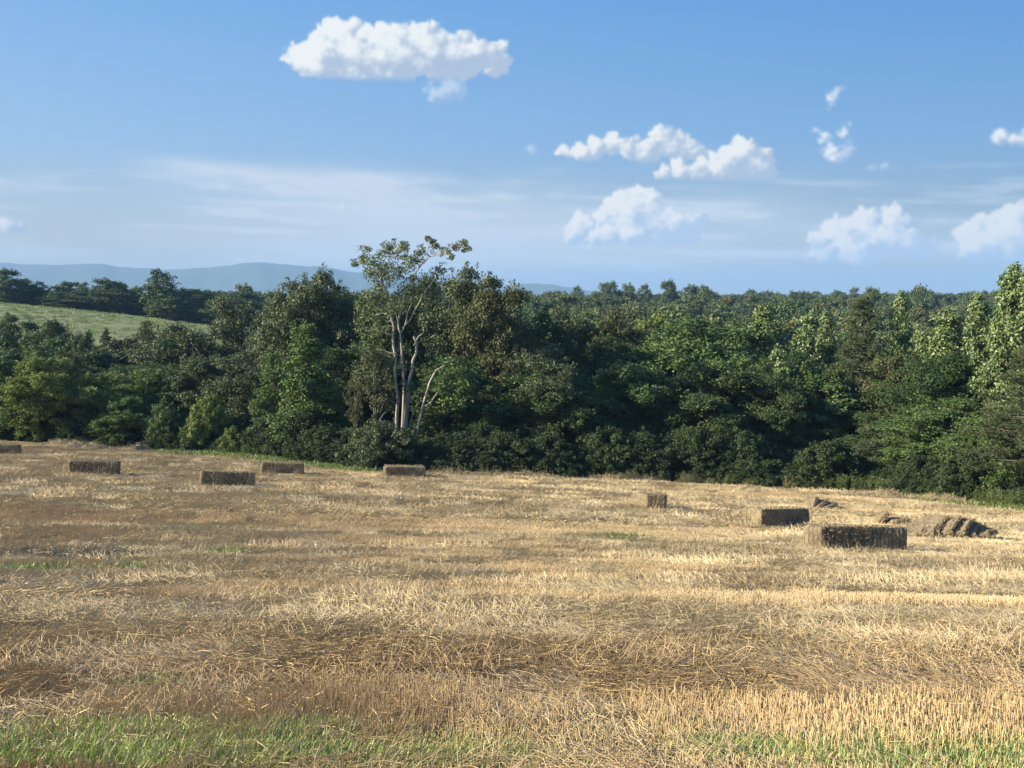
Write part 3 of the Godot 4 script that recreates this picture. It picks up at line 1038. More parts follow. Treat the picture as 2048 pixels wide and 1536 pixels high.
func tree(kind: String, x: float, d: float, height: float, width: float, tint: int, label: String, category := "tree", group := "trees along the wood edge", called := "") -> Node3D:
	var k: Array = kinds[kind]
	var plain: String = called if called != "" else {"oak": "broadleaf_tree", "oak_b": "broadleaf_tree", "maple": "leafy_tree", "poplar": "poplar_tree", "poplar_b": "poplar_tree", "cone": "ivy_clad_tree", "pine": "pine_tree", "flat_pine": "pine_tree", "shrub": "shrub", "shrub_b": "shrub", "sapling": "young_tree", "far": "distant_tree", "far_b": "distant_tree"}[kind]
	var o := base(plain, spot(x, d, -0.1), rng_turn())
	tag(o, label, category, group)
	var sx: float = width / float(k[3])
	var sy: float = height / float(k[2])
	var c := part("crown", k[0], leaf_mats[tint], o)
	c.scale = Vector3(sx, sy, sx)
	var t := part("trunk", k[1], bark_mat, o)
	t.scale = Vector3(sx, sy, sx)
	return o


var turn_rng := RandomNumberGenerator.new()

func rng_turn() -> float:
	return turn_rng.randf() * TAU


func make_trees() -> void:
	turn_rng.seed = 4
	kinds = {
		"oak": grow(101, 15.0, 9.5, 0.12, "oak", 520, 85, 0.80, 0.18, 0.064, 26),
		"oak_b": grow(102, 14.0, 9.0, 0.08, "oak", 480, 90, 0.76, 0.17, 0.060, 24),
		"maple": grow(103, 11.0, 7.5, 0.05, "oak", 420, 88, 0.62, 0.18, 0.056, 20),
		"poplar": grow(104, 16.0, 7.5, 0.10, "poplar", 360, 70, 0.64, 0.21, 0.090, 22),
		"poplar_b": grow(105, 15.0, 7.0, 0.08, "poplar", 330, 70, 0.62, 0.21, 0.090, 22),
		"cone": grow(106, 11.0, 6.5, 0.02, "cone", 380, 76, 0.54, 0.15, 0.056, 14),
		"pine": grow_pine(107, 15.0, 7.0, 0.24, false),
		"flat_pine": grow_pine(108, 11.0, 6.0, 0.5, true),
		"shrub": grow(109, 3.4, 6.4, 0.05, "dome", 280, 80, 0.36, 0.13, 0.042, 12),
		"shrub_b": grow(110, 3.2, 5.0, 0.04, "dome", 200, 90, 0.38, 0.15, 0.038, 10),
		"sapling": grow(111, 8.5, 4.2, 0.42, "oak", 80, 70, 0.45, 0.14, 0.044, 14),
		"far": grow(112, 13.0, 9.5, 0.06, "round", 170, 44, 1.0, 0.40, 0.165, 6),
		"far_b": grow(113, 12.0, 10.0, 0.06, "round", 170, 44, 0.95, 0.40, 0.165, 6),
	}
	for t in TREES:
		var group := "trees along the wood edge"
		var category := "tree"
		var kind: String = t[0]
		if kind.begins_with("shrub"):
			group = "shrubs at the foot of the wood"
			category = "shrub"
		elif float(t[2]) > 250.0:
			group = "trees on the skyline beyond the meadow"
		tree(kind, t[1], t[2], t[3], t[4], t[5], t[6], category, group)
	bare_tree()
	leaning_tree()
	# the wood's inside: crowns that only show as a dark mass between the trees in front
	var deep := base("deep_wood", Vector3.ZERO)
	tag(deep, "dark mass of trees inside the wood", "woodland", "", "stuff")
	var r := RandomNumberGenerator.new()
	r.seed = 31
	var crowns := [[], []]
	var trunks := [[], []]
	for k in 330:
		var d := r.randf_range(70, 128)
		var x := r.randf_range(-0.5, 0.5) * d * 1.15
		if d < edge(x) + 9.0:
			continue
		var low: float = -0.045 if x > -0.2 * d else -0.055    # tops stay under the front trees' tops
		var top := EYE + d * (low - r.randf() * 0.025)
		var g := ground_y(x, d)
		var hgt := clampf(top - g, 4.0, 15.0)
		var w := r.randf_range(6.0, 9.5)
		var m := k % 2
		var kk: Array = kinds[["oak_b", "maple"][m]]
		var tf := Transform3D(Basis(Vector3.UP, r.randf() * TAU).scaled_local(Vector3(w / kk[3], hgt / kk[2], w / kk[3])), Vector3(x, g - 0.2, -d))
		var v := r.randf_range(0.75, 1.1)
		crowns[m].append([tf, Color(v * r.randf_range(0.85, 1.1), v, v * 0.9)])
		trunks[m].append([tf, Color.WHITE])
	for m in 2:
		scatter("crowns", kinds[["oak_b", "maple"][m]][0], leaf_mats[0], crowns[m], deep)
		scatter("trunks", kinds[["oak_b", "maple"][m]][1], bark_mat, trunks[m], deep)
	# low scrub on the wood floor behind the first shrubs
	var under := base("undergrowth", Vector3.ZERO)
	tag(under, "dark undergrowth filling the foot of the wood", "undergrowth", "", "stuff")
	var up := []
	for k in 420:
		var x := r.randf_range(-44, 40)
		var d := edge(x) + 2.2 + absf(r.randfn(0, 5.0))
		var s := r.randf_range(0.5, 1.0)
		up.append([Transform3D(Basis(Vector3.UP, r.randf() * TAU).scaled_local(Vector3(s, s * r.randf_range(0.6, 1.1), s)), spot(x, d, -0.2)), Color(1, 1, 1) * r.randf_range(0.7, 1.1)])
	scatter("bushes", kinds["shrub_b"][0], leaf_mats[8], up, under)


func local_point(v: Vector3) -> Vector3:
	return v


func bare_tree() -> void:
	# the tall half-dead tree: pale bare stems below, thin foliage on top. All in metres from its foot.
	rng.seed = 500
	var bare_mat := leaf_material(0.170, 0.215, 0.110, 0.5)
	var o := base("half_dead_tree", spot(-7.25, 72.5, -0.1), 0.0)
	tag(o, "tall half-dead tree with bare white stems and a thin ragged top", "tree", "trees along the wood edge")
	var limbs := [
		[0.22, 0.1, 0, 0.2, 0.20, -0.07, 0.19, 2.78, 0.33, 4.44, 0.44, 5.77, 0.72, 7.10, 0.95, 8.09, 0.79, 8.68],
		[0.17, 0.08, -0.3, -0.1, -0.09, 1.11, 0.03, 3.78, 0.11, 5.44, -0.04, 7.10, -0.10, 8.42, -0.22, 9.24],
		[0.18, 0.08, 0.3, 0.1, -0.53, -0.07, -0.38, 2.78, -0.26, 4.44, -0.48, 6.43, -0.56, 8.09, -0.52, 9.34, -0.68, 9.93],
		[0.09, 0.03, -0.1, -0.3, -0.22, 9.14, -0.25, 9.73, 0.09, 10.98, 0.46, 11.96, 0.99, 12.97, 1.42, 13.59, 1.68, 14.02, 1.85, 14.89],
		[0.08, 0.025, -0.1, 0.4, -0.13, 8.91, 0.14, 9.34, 0.54, 9.73, 1.14, 10.85, 1.54, 11.54, 1.87, 11.96, 2.26, 12.48],
		[0.08, 0.03, 0.2, 0.6, 0.79, 8.09, 1.12, 8.68, 1.49, 9.01, 1.59, 9.47, 1.39, 9.73],
		[0.05, 0.02, 0.2, 0, 0.21, 9.40, 0.41, 10.32, 0.68, 10.85, 0.75, 11.37],
		[0.05, 0.02, 0.1, 0.5, -0.22, 9.57, -0.58, 9.67, -0.91, 9.70],
		[0.045, 0.02, 0.1, -0.2, -0.68, 9.93, -0.74, 10.55, -0.83, 11.05],
		[0.05, 0.015, -0.1, 0.2, 0.99, 12.97, 1.88, 13.92, 2.70, 14.41, 3.36, 14.57, 4.17, 14.57],
		[0.04, 0.012, -0.1, -0.4, 0.46, 11.96, -0.10, 12.75, -0.42, 13.66, -0.67, 14.57],
		[0.05, 0.015, 0.1, 0.6, -0.25, 9.73, -1.09, 11.70, -1.73, 13.01, -2.45, 13.72],
		[0.05, 0.02, 0.2, 0.5, -0.26, 4.44, -0.56, 4.78, -0.82, 5.27, -1.15, 5.71],
		[0.045, 0.015, 0.2, 0.6, -0.33, 4.05, -0.66, 4.44, -0.89, 4.61, -1.22, 4.58],
		[0.05, 0.02, -0.1, -0.2, -0.47, 7.49, -0.14, 7.43, 0.26, 7.62],
		[0.06, 0.02, 0, -0.3, 0.18, 2.11, 0.55, 3.11, 1.09, 4.44, 1.00, 4.94, 0.57, 5.27],
	]
	var joints := []
	for l in limbs:
		var pos := PackedVector3Array()
		var col := PackedColorArray()
		var idx := PackedInt32Array()
		var pts := []
		var z: float = l[2]
		var n: int = (l.size() - 4) / 2
		for k in n:
			var t := k / float(n - 1)
			pts.append([Vector3(l[4 + k * 2], l[5 + k * 2], lerpf(z, l[3], t)), 0.72 * lerpf(l[0], l[1], t)])
		# bend the run between the points a little
		var fine := []
		for k in pts.size() - 1:
			fine.append(pts[k])
			var mid: Vector3 = pts[k][0].lerp(pts[k + 1][0], 0.5) + Vector3(rng.randfn(0, 0.05), 0, rng.randfn(0, 0.08))
			fine.append([mid, (pts[k][1] + pts[k + 1][1]) * 0.5])
		fine.append(pts[pts.size() - 1])
		for q in fine:
			joints.append(q[0])
		tube(pos, col, idx, fine, 7)
		part("trunk" if l[0] > 0.13 else "branch", smooth_mesh(pos, col, idx), pale_bark_mat, o)
	var tw_pos := PackedVector3Array()
	var tw_col := PackedColorArray()
	var tw_idx := PackedInt32Array()
	var pos2 := PackedVector3Array()
	var col2 := PackedColorArray()
	var idx2 := PackedInt32Array()
	var clumps := [
		[-2.64, 13.79, 0.46], [-2.22, 13.92, 0.53], [-1.73, 13.59, 0.59], [-2.97, 13.43, 0.30], [-0.74, 14.57, 0.46], [-0.18, 14.15, 0.66], [0.31, 14.57, 0.46], [-0.91, 13.01, 0.86],
		[-1.41, 12.35, 0.92], [-0.09, 13.01, 0.86], [-2.08, 11.44, 0.79], [0.75, 12.45, 0.72], [0.29, 11.37, 0.86], [-1.10, 11.11, 0.92], [-1.90, 12.84, 0.72], [1.85, 14.93, 0.26],
		[2.14, 14.57, 0.36], [2.80, 14.21, 0.30], [3.42, 14.64, 0.26], [4.01, 14.73, 0.40], [4.27, 14.41, 0.30], [3.35, 13.92, 0.26], [1.39, 14.15, 0.40], [1.06, 13.59, 0.46],
		[-2.16, 10.00, 0.79], [-0.77, 10.46, 0.46], [1.93, 11.05, 0.66], [-2.56, 9.01, 0.59], [-1.38, 9.24, 0.46], [-2.51, 7.76, 0.53], [-1.79, 7.36, 0.79], [-2.19, 6.60, 0.66],
		[-0.97, 7.16, 0.59], [-1.31, 6.27, 0.53], [0.34, 5.24, 0.33], [0.70, 5.37, 0.26], [2.20, 12.35, 0.53], [1.54, 11.86, 0.46], [2.66, 13.01, 0.46], [0.57, 13.66, 0.46],
		[-1.23, 14.15, 0.40], [-1.42, 11.86, 0.59], [2.19, 11.54, 0.46]
	]
	for c in clumps:
		var r: float = c[2]
		var at := Vector3(c[0], c[1], rng.randfn(0, 0.9))
		var n := int(5 + r * r * 20.0)
		for k in n:
			var q := at + Vector3(rng.randfn(0, 0.5), rng.randfn(0, 0.42), rng.randfn(0, 0.7)) * r
			spray(pos2, col2, idx2, q, r * rng.randf_range(0.34, 0.62), 0.7, 30, 0.15, 0.040, rng.randf_range(0.72, 1.0), 0.1)
		# the twigs that carry it, from the nearest point of a limb below
		var from: Vector3 = joints[0]
		for q in joints:
			if q.y < at.y + 0.2 and q.distance_squared_to(at) < from.distance_squared_to(at):
				from = q
		var reach := from.distance_to(at)
		tube(tw_pos, tw_col, tw_idx, [[from, 0.035 + 0.006 * reach], [from.lerp(at, 0.5) + Vector3(rng.randfn(0, 0.1), 0.1 * reach, 0), 0.03], [at, 0.014]], 4)
		for k in 3:
			var tip := at + Vector3(rng.randfn(0, 0.5), rng.randf_range(0.0, 0.7), rng.randfn(0, 0.5)) * r
			tube(tw_pos, tw_col, tw_idx, [[at, 0.014], [tip, 0.006]], 3)
	part("twigs", smooth_mesh(tw_pos, tw_col, tw_idx), pale_bark_mat, o).set_meta("kind", "stuff")
	part("crown", mesh_of(pos2, col2, idx2), bare_mat, o)


func leaning_tree() -> void:
	rng.seed = 501
	var o := base("leaning_tree", spot(-6.15, 71.0, -0.1), 0.0)
	tag(o, "small pale-stemmed tree leaning away from the half-dead tree", "tree", "trees along the wood edge")
	var pos := PackedVector3Array()
	var col := PackedColorArray()
	var idx := PackedInt32Array()
	tube(pos, col, idx, [[Vector3(0, -0.2, 0), 0.12], [Vector3(0.05, 2.8, 0), 0.10], [Vector3(0.45, 4.4, 0.1), 0.085], [Vector3(0.85, 5.7, 0.15), 0.07], [Vector3(1.25, 6.45, 0.2), 0.06], [Vector3(1.75, 6.75, 0.3), 0.05], [Vector3(2.4, 6.9, 0.4), 0.03]], 7)
	part("trunk", smooth_mesh(pos, col, idx), pale_bark_mat, o)
	pos = PackedVector3Array()
	col = PackedColorArray()
	idx = PackedInt32Array()
	tube(pos, col, idx, [[Vector3(0.35, 4.0, 0.05), 0.06], [Vector3(0.9, 4.4, 0.3), 0.05], [Vector3(1.6, 5.4, 0.5), 0.03], [Vector3(2.6, 5.7, 0.6), 0.015]], 5)
	part("branch", smooth_mesh(pos, col, idx), pale_bark_mat, o)
	pos = PackedVector3Array()
	col = PackedColorArray()
	idx = PackedInt32Array()
	for c in [[2.2, 6.7, 0.7], [2.9, 6.4, 0.7], [1.6, 5.6, 0.6], [2.5, 5.3, 0.8], [3.1, 5.4, 0.6], [2.0, 4.7, 0.6], [2.8, 4.5, 0.6], [3.4, 4.9, 0.4], [3.3, 6.0, 0.5]]:
		for k in 14:
			var q := Vector3(c[0] + rng.randfn(0, 0.5) * c[2], c[1] + rng.randfn(0, 0.4) * c[2], rng.randfn(0.4, 0.5))
			spray(pos, col, idx, q, 0.3, 0.6, 34, 0.17, 0.05, rng.randf_range(0.65, 1.0), 0.1)
	part("crown", mesh_of(pos, col, idx), leaf_mats[1], o)


const TREES := [
	["maple", -37.91, 82.0, 6.45, 5.91, 1, "leafy tree with bright tufts beside the picture edge, above the cut-off bale"],
	["maple", -34.87, 80.5, 6.59, 5.80, 2, "yellow-tipped leafy tree just before the flat-topped pine"],
	["flat_pine", -36.85, 91.0, 6.95, 3.31, 6, "flat-topped pine with a forked trunk among the leafy trees"],
	["maple", -31.23, 82.0, 5.55, 6.17, 2, "leafy tree with pale tips standing beyond the flat-topped pine, over the straw ridge"],
	["maple", -28.45, 79.5, 3.74, 5.05, 1, "low leafy tree above the end of the tall straw ridge"],
	["maple", -27.69, 84.0, 6.08, 6.06, 1, "fresh green leafy tree over the small feathery shrub"],
	["oak", -58.30, 128.0, 12.88, 8.10, 0, "dark round-crowned tree below the green hillside, nearest to the picture edge"],
	["oak_b", -52.11, 124.0, 12.04, 8.29, 0, "dark broad tree with two humps below the green hillside"],
	["maple", -47.09, 120.0, 10.70, 4.74, 0, "small dark tree beside the two-humped tree under the hillside"],
	["pine", -43.52, 118.0, 10.74, 4.53, 6, "thin pine-like tree whose top just reaches the hillside meadow"],
	["maple", -41.07, 118.0, 10.17, 5.44, 4, "dull olive tree between the thin pine and the meadow's lower corner"],
	["sapling", -35.25, 108.0, 10.82, 5.29, 4, "thin-leaved olive tree with wispy top against the meadow"],
	["sapling", -34.28, 112.0, 10.73, 4.27, 4, "wispy grey tree against the meadow's lower corner"],
	["oak_b", -43.07, 102.0, 8.56, 6.83, 1, "lighter green rounded tree in front of the two-humped tree"],
	["maple", -45.21, 100.0, 7.56, 5.28, 0, "shaded tree between the round-crowned tree and the bright-tufted edge tree"],
	["maple", -37.24, 100.0, 7.88, 5.60, 0, "shaded tree behind the pale-tipped leafy tree"],
	["oak", -26.97, 94.0, 10.06, 8.93, 3, "big grey-green tree with glinting leaves below the meadow's end"],
	["oak_b", -24.70, 97.0, 12.56, 7.49, 3, "tall glinting tree whose top stands before the ridge trees"],
	["oak", -20.56, 90.0, 11.74, 6.01, 3, "grey-green glinting tree next to the twin-peaked oak"],
	["oak_b", -20.61, 83.0, 7.40, 6.73, 3, "lower glinting tree over the two small rounded shrubs"],
	["maple", -23.66, 84.0, 7.12, 5.54, 3, "lower glossy tree above the feathery olive shrub"],
	["shrub", -24.95, 78.5, 3.46, 3.75, 1, "feathery pale green shrub at the grassy corner of the field"],
	["shrub_b", -21.54, 77.5, 4.11, 3.89, 2, "rounded olive-yellow shrub at the grassy corner"],
	["shrub_b", -19.68, 76.3, 2.02, 2.51, 2, "small olive shrub beside the rounded olive-yellow one"],
	["shrub_b", -23.16, 78.0, 1.53, 3.00, 1, "low bush between the feathery shrub and the olive-yellow one"],
	["oak", -18.48, 88.0, 13.40, 6.79, 3, "oak making the lower shoulder of the twin-peaked group"],
	["oak_b", -15.40, 86.0, 14.06, 7.23, 3, "oak making the twin high peaks beside the half-dead tree"],
	["oak", -13.37, 89.0, 13.48, 5.93, 0, "oak crowded between the twin peaks and the half-dead tree"],
	["cone", -14.21, 76.0, 9.55, 7.17, 1, "dense ivy-clad tree reaching down to the field behind a bale"],
	["cone", -16.75, 78.0, 7.43, 5.15, 1, "shorter ivy-clad tree beside the dense one"],
	["oak_b", -13.41, 81.0, 8.01, 6.85, 0, "dark tree filling the gap behind the dense ivy-clad tree"],
	["oak", -4.46, 83.0, 14.62, 6.98, 3, "oak rising close behind the half-dead tree's bare stems"],
	["oak_b", -6.96, 86.0, 14.00, 6.63, 0, "oak seen through the half-dead tree's thin top"],
	["oak_b", -10.62, 84.0, 12.04, 6.78, 0, "dark oak behind the half-dead tree's hanging foliage"],
	["oak", -0.88, 81.0, 13.88, 7.38, 4, "dark brownish oak at the end of the tall group"],
	["oak_b", -2.88, 86.0, 13.64, 5.73, 4, "brownish oak squeezed between two taller oaks"],
	["maple", 0.39, 79.0, 10.36, 5.72, 4, "lower brownish tree under the dark brownish oak"],
	["sapling", -8.78, 71.0, 7.97, 2.97, 4, "slim olive young tree with thin grey stems beside the half-dead tree"],
	["sapling", -10.51, 73.0, 6.14, 1.66, 4, "bare-stemmed young tree behind the big rounded shrub"],
	["maple", -4.11, 76.0, 7.75, 6.02, 0, "shaded tree behind the leaning pale-stemmed tree"],
	["maple", -2.16, 74.0, 5.92, 5.87, 0, "shaded tree over the long dark shrub"],
	["shrub", -8.08, 66.2, 3.13, 5.45, 3, "big rounded shrub at the foot of the half-dead tree"],
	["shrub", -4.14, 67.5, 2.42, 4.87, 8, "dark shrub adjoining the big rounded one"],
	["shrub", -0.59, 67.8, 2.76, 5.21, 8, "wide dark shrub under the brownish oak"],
	["oak", 2.32, 84.0, 11.55, 7.38, 0, "dark tree just past the brownish oak"],
	["oak_b", 4.63, 88.0, 12.23, 6.80, 3, "grey tree with glinting crown before the wooded hillside"],
	["oak_b", 8.42, 88.0, 12.20, 6.80, 4, "brown-tinged tree with a broken crown against the hillside"],
	["oak", 6.26, 84.0, 10.05, 6.51, 0, "dark tree between the glinting and the brown-tinged crowns"],
	["oak_b", 2.26, 73.0, 8.50, 6.69, 3, "tree with bright leaf glints over the dark shrubs"],
	["oak", 13.81, 86.0, 11.81, 14.21, 1, "broad round green tree, the widest crown of the wood"],
	["maple", 13.64, 103.0, 13.32, 5.42, 2, "pale green tree-top peeping behind the broad round tree"],
	["maple", 20.08, 101.0, 12.68, 5.98, 1, "tree-top behind the broad round tree, next to the poplars"],
	["maple", 16.26, 77.0, 8.64, 6.86, 1, "rounded tree before the first shiny poplar"],
	["maple", 7.40, 76.0, 7.82, 7.78, 1, "wide tree low in front of the brown-tinged one"],
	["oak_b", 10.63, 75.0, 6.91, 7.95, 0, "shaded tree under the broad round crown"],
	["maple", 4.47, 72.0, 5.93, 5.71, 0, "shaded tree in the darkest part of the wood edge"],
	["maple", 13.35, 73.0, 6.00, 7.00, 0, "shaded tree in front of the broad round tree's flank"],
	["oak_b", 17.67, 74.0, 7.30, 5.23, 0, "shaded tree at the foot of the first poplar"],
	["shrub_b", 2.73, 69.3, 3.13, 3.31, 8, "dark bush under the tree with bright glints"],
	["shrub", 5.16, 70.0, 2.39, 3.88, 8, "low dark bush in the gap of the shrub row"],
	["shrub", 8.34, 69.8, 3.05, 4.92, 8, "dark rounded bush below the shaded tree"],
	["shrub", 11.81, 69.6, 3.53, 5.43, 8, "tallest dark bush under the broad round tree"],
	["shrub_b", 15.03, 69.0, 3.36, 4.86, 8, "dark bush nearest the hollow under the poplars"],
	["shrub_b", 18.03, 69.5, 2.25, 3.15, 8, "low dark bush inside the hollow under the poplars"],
	["poplar", 19.20, 84.0, 12.47, 6.08, 5, "first shiny-leaved poplar beside the broad round tree"],
	["poplar_b", 21.72, 82.0, 12.14, 5.34, 5, "middle shiny poplar of the first three"],
	["poplar", 24.70, 86.0, 12.29, 4.36, 5, "narrow shiny poplar next to the tall brownish pine"],
	["poplar_b", 19.42, 77.5, 9.35, 4.78, 5, "lower shiny poplar in front of the first three"],
	["pine", 25.44, 80.0, 13.28, 6.36, 6, "tall brownish pine with a bare piece of trunk among the poplars"],
	["poplar", 28.41, 80.0, 13.47, 3.99, 5, "slender shiny poplar right behind the tall brownish pine"],
	["poplar_b", 29.17, 73.0, 12.00, 7.13, 5, "big shiny poplar leading up to the tallest tree"],
	["poplar", 30.28, 71.0, 12.46, 4.88, 5, "shiny poplar leaning on the tallest tree"],
	["poplar_b", 28.54, 75.0, 10.81, 4.62, 5, "shorter shiny poplar before the big one"],
	["poplar", 30.57, 68.0, 14.02, 5.64, 5, "tallest tree of the wood, a shiny poplar near the picture edge"],
	["poplar_b", 31.67, 66.0, 13.60, 5.71, 5, "shiny poplar cut by the picture edge behind the needled boughs"],
	["maple", 26.37, 74.5, 9.18, 5.93, 4, "olive thin-leaved tree below the slender poplar"],
	["poplar_b", 23.15, 76.0, 7.02, 6.93, 5, "short bright-leaved poplar below the tall brownish pine"],
	["maple", 23.74, 68.5, 4.36, 4.63, 3, "small grey-green tree at the edge of the dark hollow"],
	["oak_b", 26.34, 66.5, 6.13, 8.47, 1, "dense dark green tree hanging over the tall weeds"],
	["maple", 25.09, 66.0, 4.20, 5.54, 1, "lower bough-heavy tree beside the dense dark green one"],
	["maple", 26.87, 62.5, 5.17, 5.92, 1, "leafy tree between the dense dark green one and the needled boughs"],
	["pine", 27.14, 57.5, 8.73, 6.86, 6, "near pine with long needled boughs entering at the picture edge"],
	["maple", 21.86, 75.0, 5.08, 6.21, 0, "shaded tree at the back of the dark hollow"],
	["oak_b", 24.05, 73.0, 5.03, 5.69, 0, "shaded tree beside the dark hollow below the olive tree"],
	["shrub_b", 25.17, 62.5, 2.09, 3.94, 1, "leafy bush behind the tall weeds"],
	["shrub_b", 26.31, 58.5, 2.59, 3.69, 1, "leafy bush under the near pine's boughs"],
	["shrub_b", 23.61, 64.5, 1.93, 2.77, 8, "shaded bush where the tall weeds begin"],
	["far", -123.37, 268.0, 8.55, 10.26, 7, "dark tree on the ridge cut by the picture edge"],
	["maple", -120.37, 272.0, 6.83, 8.20, 1, "ridge tree second from the picture edge above the meadow"],
	["far_b", -117.06, 274.0, 6.46, 5.46, 0, "low ridge tree on the falling line of crowns"],
	["far", -114.78, 278.0, 5.83, 7.00, 7, "lowest ridge tree at the dip of the tree line"],
	["maple", -114.14, 284.0, 7.60, 8.57, 1, "ridge tree rising just past the dip"],
	["far_b", -108.74, 280.0, 7.34, 5.83, 0, "ridge tree between the dip and the pair of round crowns"],
	["far", -102.16, 276.0, 8.45, 10.14, 7, "first of the pair of round crowns on the ridge"],
	["maple", -98.18, 276.0, 8.22, 9.06, 1, "second of the pair of round crowns on the ridge"],
	["far_b", -86.20, 270.0, 12.08, 10.74, 0, "largest round ridge tree, standing above its neighbours"],
	["far", -95.63, 282.0, 7.57, 8.15, 7, "ridge tree in the gap before the largest one"],
	["maple", -80.73, 276.0, 8.54, 10.15, 1, "low ridge tree just past the largest one"],
	["far_b", -77.68, 284.0, 8.89, 6.43, 0, "low ridge tree before the glinting tree-top"],
	["far", -70.11, 290.0, 11.42, 9.90, 7, "ridge tree peeping over the glinting trees"],
	["maple", -83.04, 272.0, 6.71, 8.05, 1, "small ridge tree under the largest one's flank"],
	["far_b", -120.35, 266.0, 3.42, 4.10, 0, "front ridge tree at the meadow's upper edge"],
	["far", -102.48, 268.0, 3.74, 4.49, 7, "front ridge tree below the pair of round crowns"],
	["far_b", 24.53, 420.0, 17.54, 7.11, 7, "first round crown where the wooded skyline begins"],
	["maple", 36.98, 430.0, 19.28, 13.66, 7, "high round crown on the wooded skyline after the low mountain"],
	["far", 45.55, 430.0, 18.12, 10.56, 7, "skyline crown beside the high round one"],
	["far_b", 52.38, 440.0, 18.32, 8.33, 7, "flat-topped crown on the wooded skyline"],
	["maple", 57.38, 400.0, 19.91, 8.66, 7, "spiky tree standing highest on the wooded skyline"],
	["far", 67.31, 420.0, 17.74, 12.13, 7, "skyline crown next to the spiky tree"],
	["far_b", 75.53, 430.0, 17.93, 9.42, 7, "broad skyline crown before the line falls"],
	["maple", 108.47, 330.0, 17.46, 9.06, 7, "lone round crown over the poplars on the skyline"],
	["far", 118.51, 320.0, 17.80, 8.32, 7, "skyline crown behind the slender poplar"],
	["far_b", 123.92, 325.0, 16.75, 4.86, 7, "small skyline crown next to the slender poplar"],
	["maple", 97.41, 380.0, 15.89, 9.33, 7, "skyline crown above the middle poplar"],
]


func make_far_wood() -> void:
	var o := base("far_wood", Vector3.ZERO)
	tag(o, "wooded hillside of countless tree crowns across the valley", "woodland", "", "stuff")
	var r := RandomNumberGenerator.new()
	r.seed = 61
	var places := [[], []]
	var k: Array = kinds["far"]
	var d := 112.0
	while d < 760.0:
		var step := 7.0 + d * 0.008
		var reach := d * 0.56 + 12.0
		var x := -reach
		while x < reach:
			var px := x + r.randf_range(-0.45, 0.45) * step
			var pd := d + r.randf_range(-0.45, 0.45) * step
			x += step
			if meadow(px, pd) > 0.05 or hill(px, pd) > 0.17 and pd < 262.0:
				continue
			var hgt := r.randf_range(9.5, 14.5) * (1.0 + 0.25 * noise_a.get_noise_2d(px * 0.02, pd * 0.02)) * (1.18 if r.randf() < 0.03 else 1.0)
			if pd < 130.0:
				hgt *= 0.85
			if px < -0.12 * pd:
				hgt = minf(hgt, (EYE + (0.004 if pd > 262.0 else -0.047) * pd) - ground_y(px, pd))
				if hgt < 3.0:
					continue
			var w := r.randf_range(8.0, 14.0)
			var v := r.randf_range(0.65, 1.2)
			places[r.randi() % 2].append([Transform3D(Basis(Vector3.UP, r.randf() * TAU).scaled_local(Vector3(w / k[3], hgt / k[2], w / k[3])), spot(px, pd, -0.3)), Color(v * r.randf_range(0.85, 1.3), v, v * r.randf_range(0.8, 1.05))])
		d += step
	scatter("crowns", k[0], leaf_mats[7], places[0], o)
	scatter("crowns", kinds["far_b"][0], leaf_mats[7], places[1], o)


# ---------------------------------------------------------------- bales and heaps

func straw_block(sd: int, size: Vector3, flake: float, sag: float) -> ArrayMesh:
	# a pressed block: rounded box, ribbed by the flakes of the press, frayed all over
	var pos := PackedVector3Array()
	var col := PackedColorArray()
	var idx := PackedInt32Array()
	var r := minf(0.09, minf(size.y, size.x) * (0.22 if size.x > 0.5 else 0.42))
	var h := size * 0.5
	var faces := [[Vector3.RIGHT, Vector3.UP, Vector3.BACK], [Vector3.LEFT, Vector3.UP, Vector3.FORWARD], [Vector3.RIGHT, Vector3.BACK, Vector3.DOWN], [Vector3.RIGHT, Vector3.FORWARD, Vector3.UP], [Vector3.FORWARD, Vector3.UP, Vector3.RIGHT], [Vector3.BACK, Vector3.UP, Vector3.LEFT]]
	for f in faces:
		var u: Vector3 = f[0]
		var v: Vector3 = f[1]
		var n: Vector3 = f[2]
		var lu := absf(u.dot(size))
		var lv := absf(v.dot(size))
		var ku := clampi(int(lu / 0.022), 6, 110)
		var kv := clampi(int(lv / 0.03), 6, 30)
		var b := pos.size()
		for j in kv + 1:
			for i in ku + 1:
				var p := u * (i / float(ku) - 0.5) * lu + v * (j / float(kv) - 0.5) * lv + n * absf(n.dot(h))
				var inner := p.clamp(-h + Vector3.ONE * r, h - Vector3.ONE * r)
				var out := (p - inner).normalized()
				p = inner + out * r
				var rib := sin((p.x + 0.012 * noise_b.get_noise_2d(p.y * 6.0 + sd, p.z * 6.0)) / flake * TAU)
				var groove := pow(maxf(0.0, rib), 6.0)
				var rough := noise_c.get_noise_3d(p.x * 9.0 + sd * 3.0, p.y * 9.0, p.z * 9.0)
				var big := noise_a.get_noise_3d(p.x * 1.4 + sd * 5.0, p.y * 1.4, p.z * 1.4)
				p += out * (0.024 * rough + 0.012 * noise_c.get_noise_3d(p.x * 30.0, p.y * 30.0 + sd, p.z * 30.0) + 0.035 * big - 0.024 * groove)
				p.y -= sag * pow(p.x / h.x, 2) * 0.5
				pos.append(p)
				var t := clampf(0.66 + 0.4 * rough + 0.4 * big - 0.22 * groove, 0.25, 1.0)
				col.append(Color(0.56 * t, 0.45 * t, 0.28 * t))
		for j in kv:
			for i in ku:
				var a := b + j * (ku + 1) + i
				idx.append_array([a, a + ku + 1, a + 1, a + 1, a + ku + 1, a + ku + 2])
	return smooth_mesh(pos, col, idx)


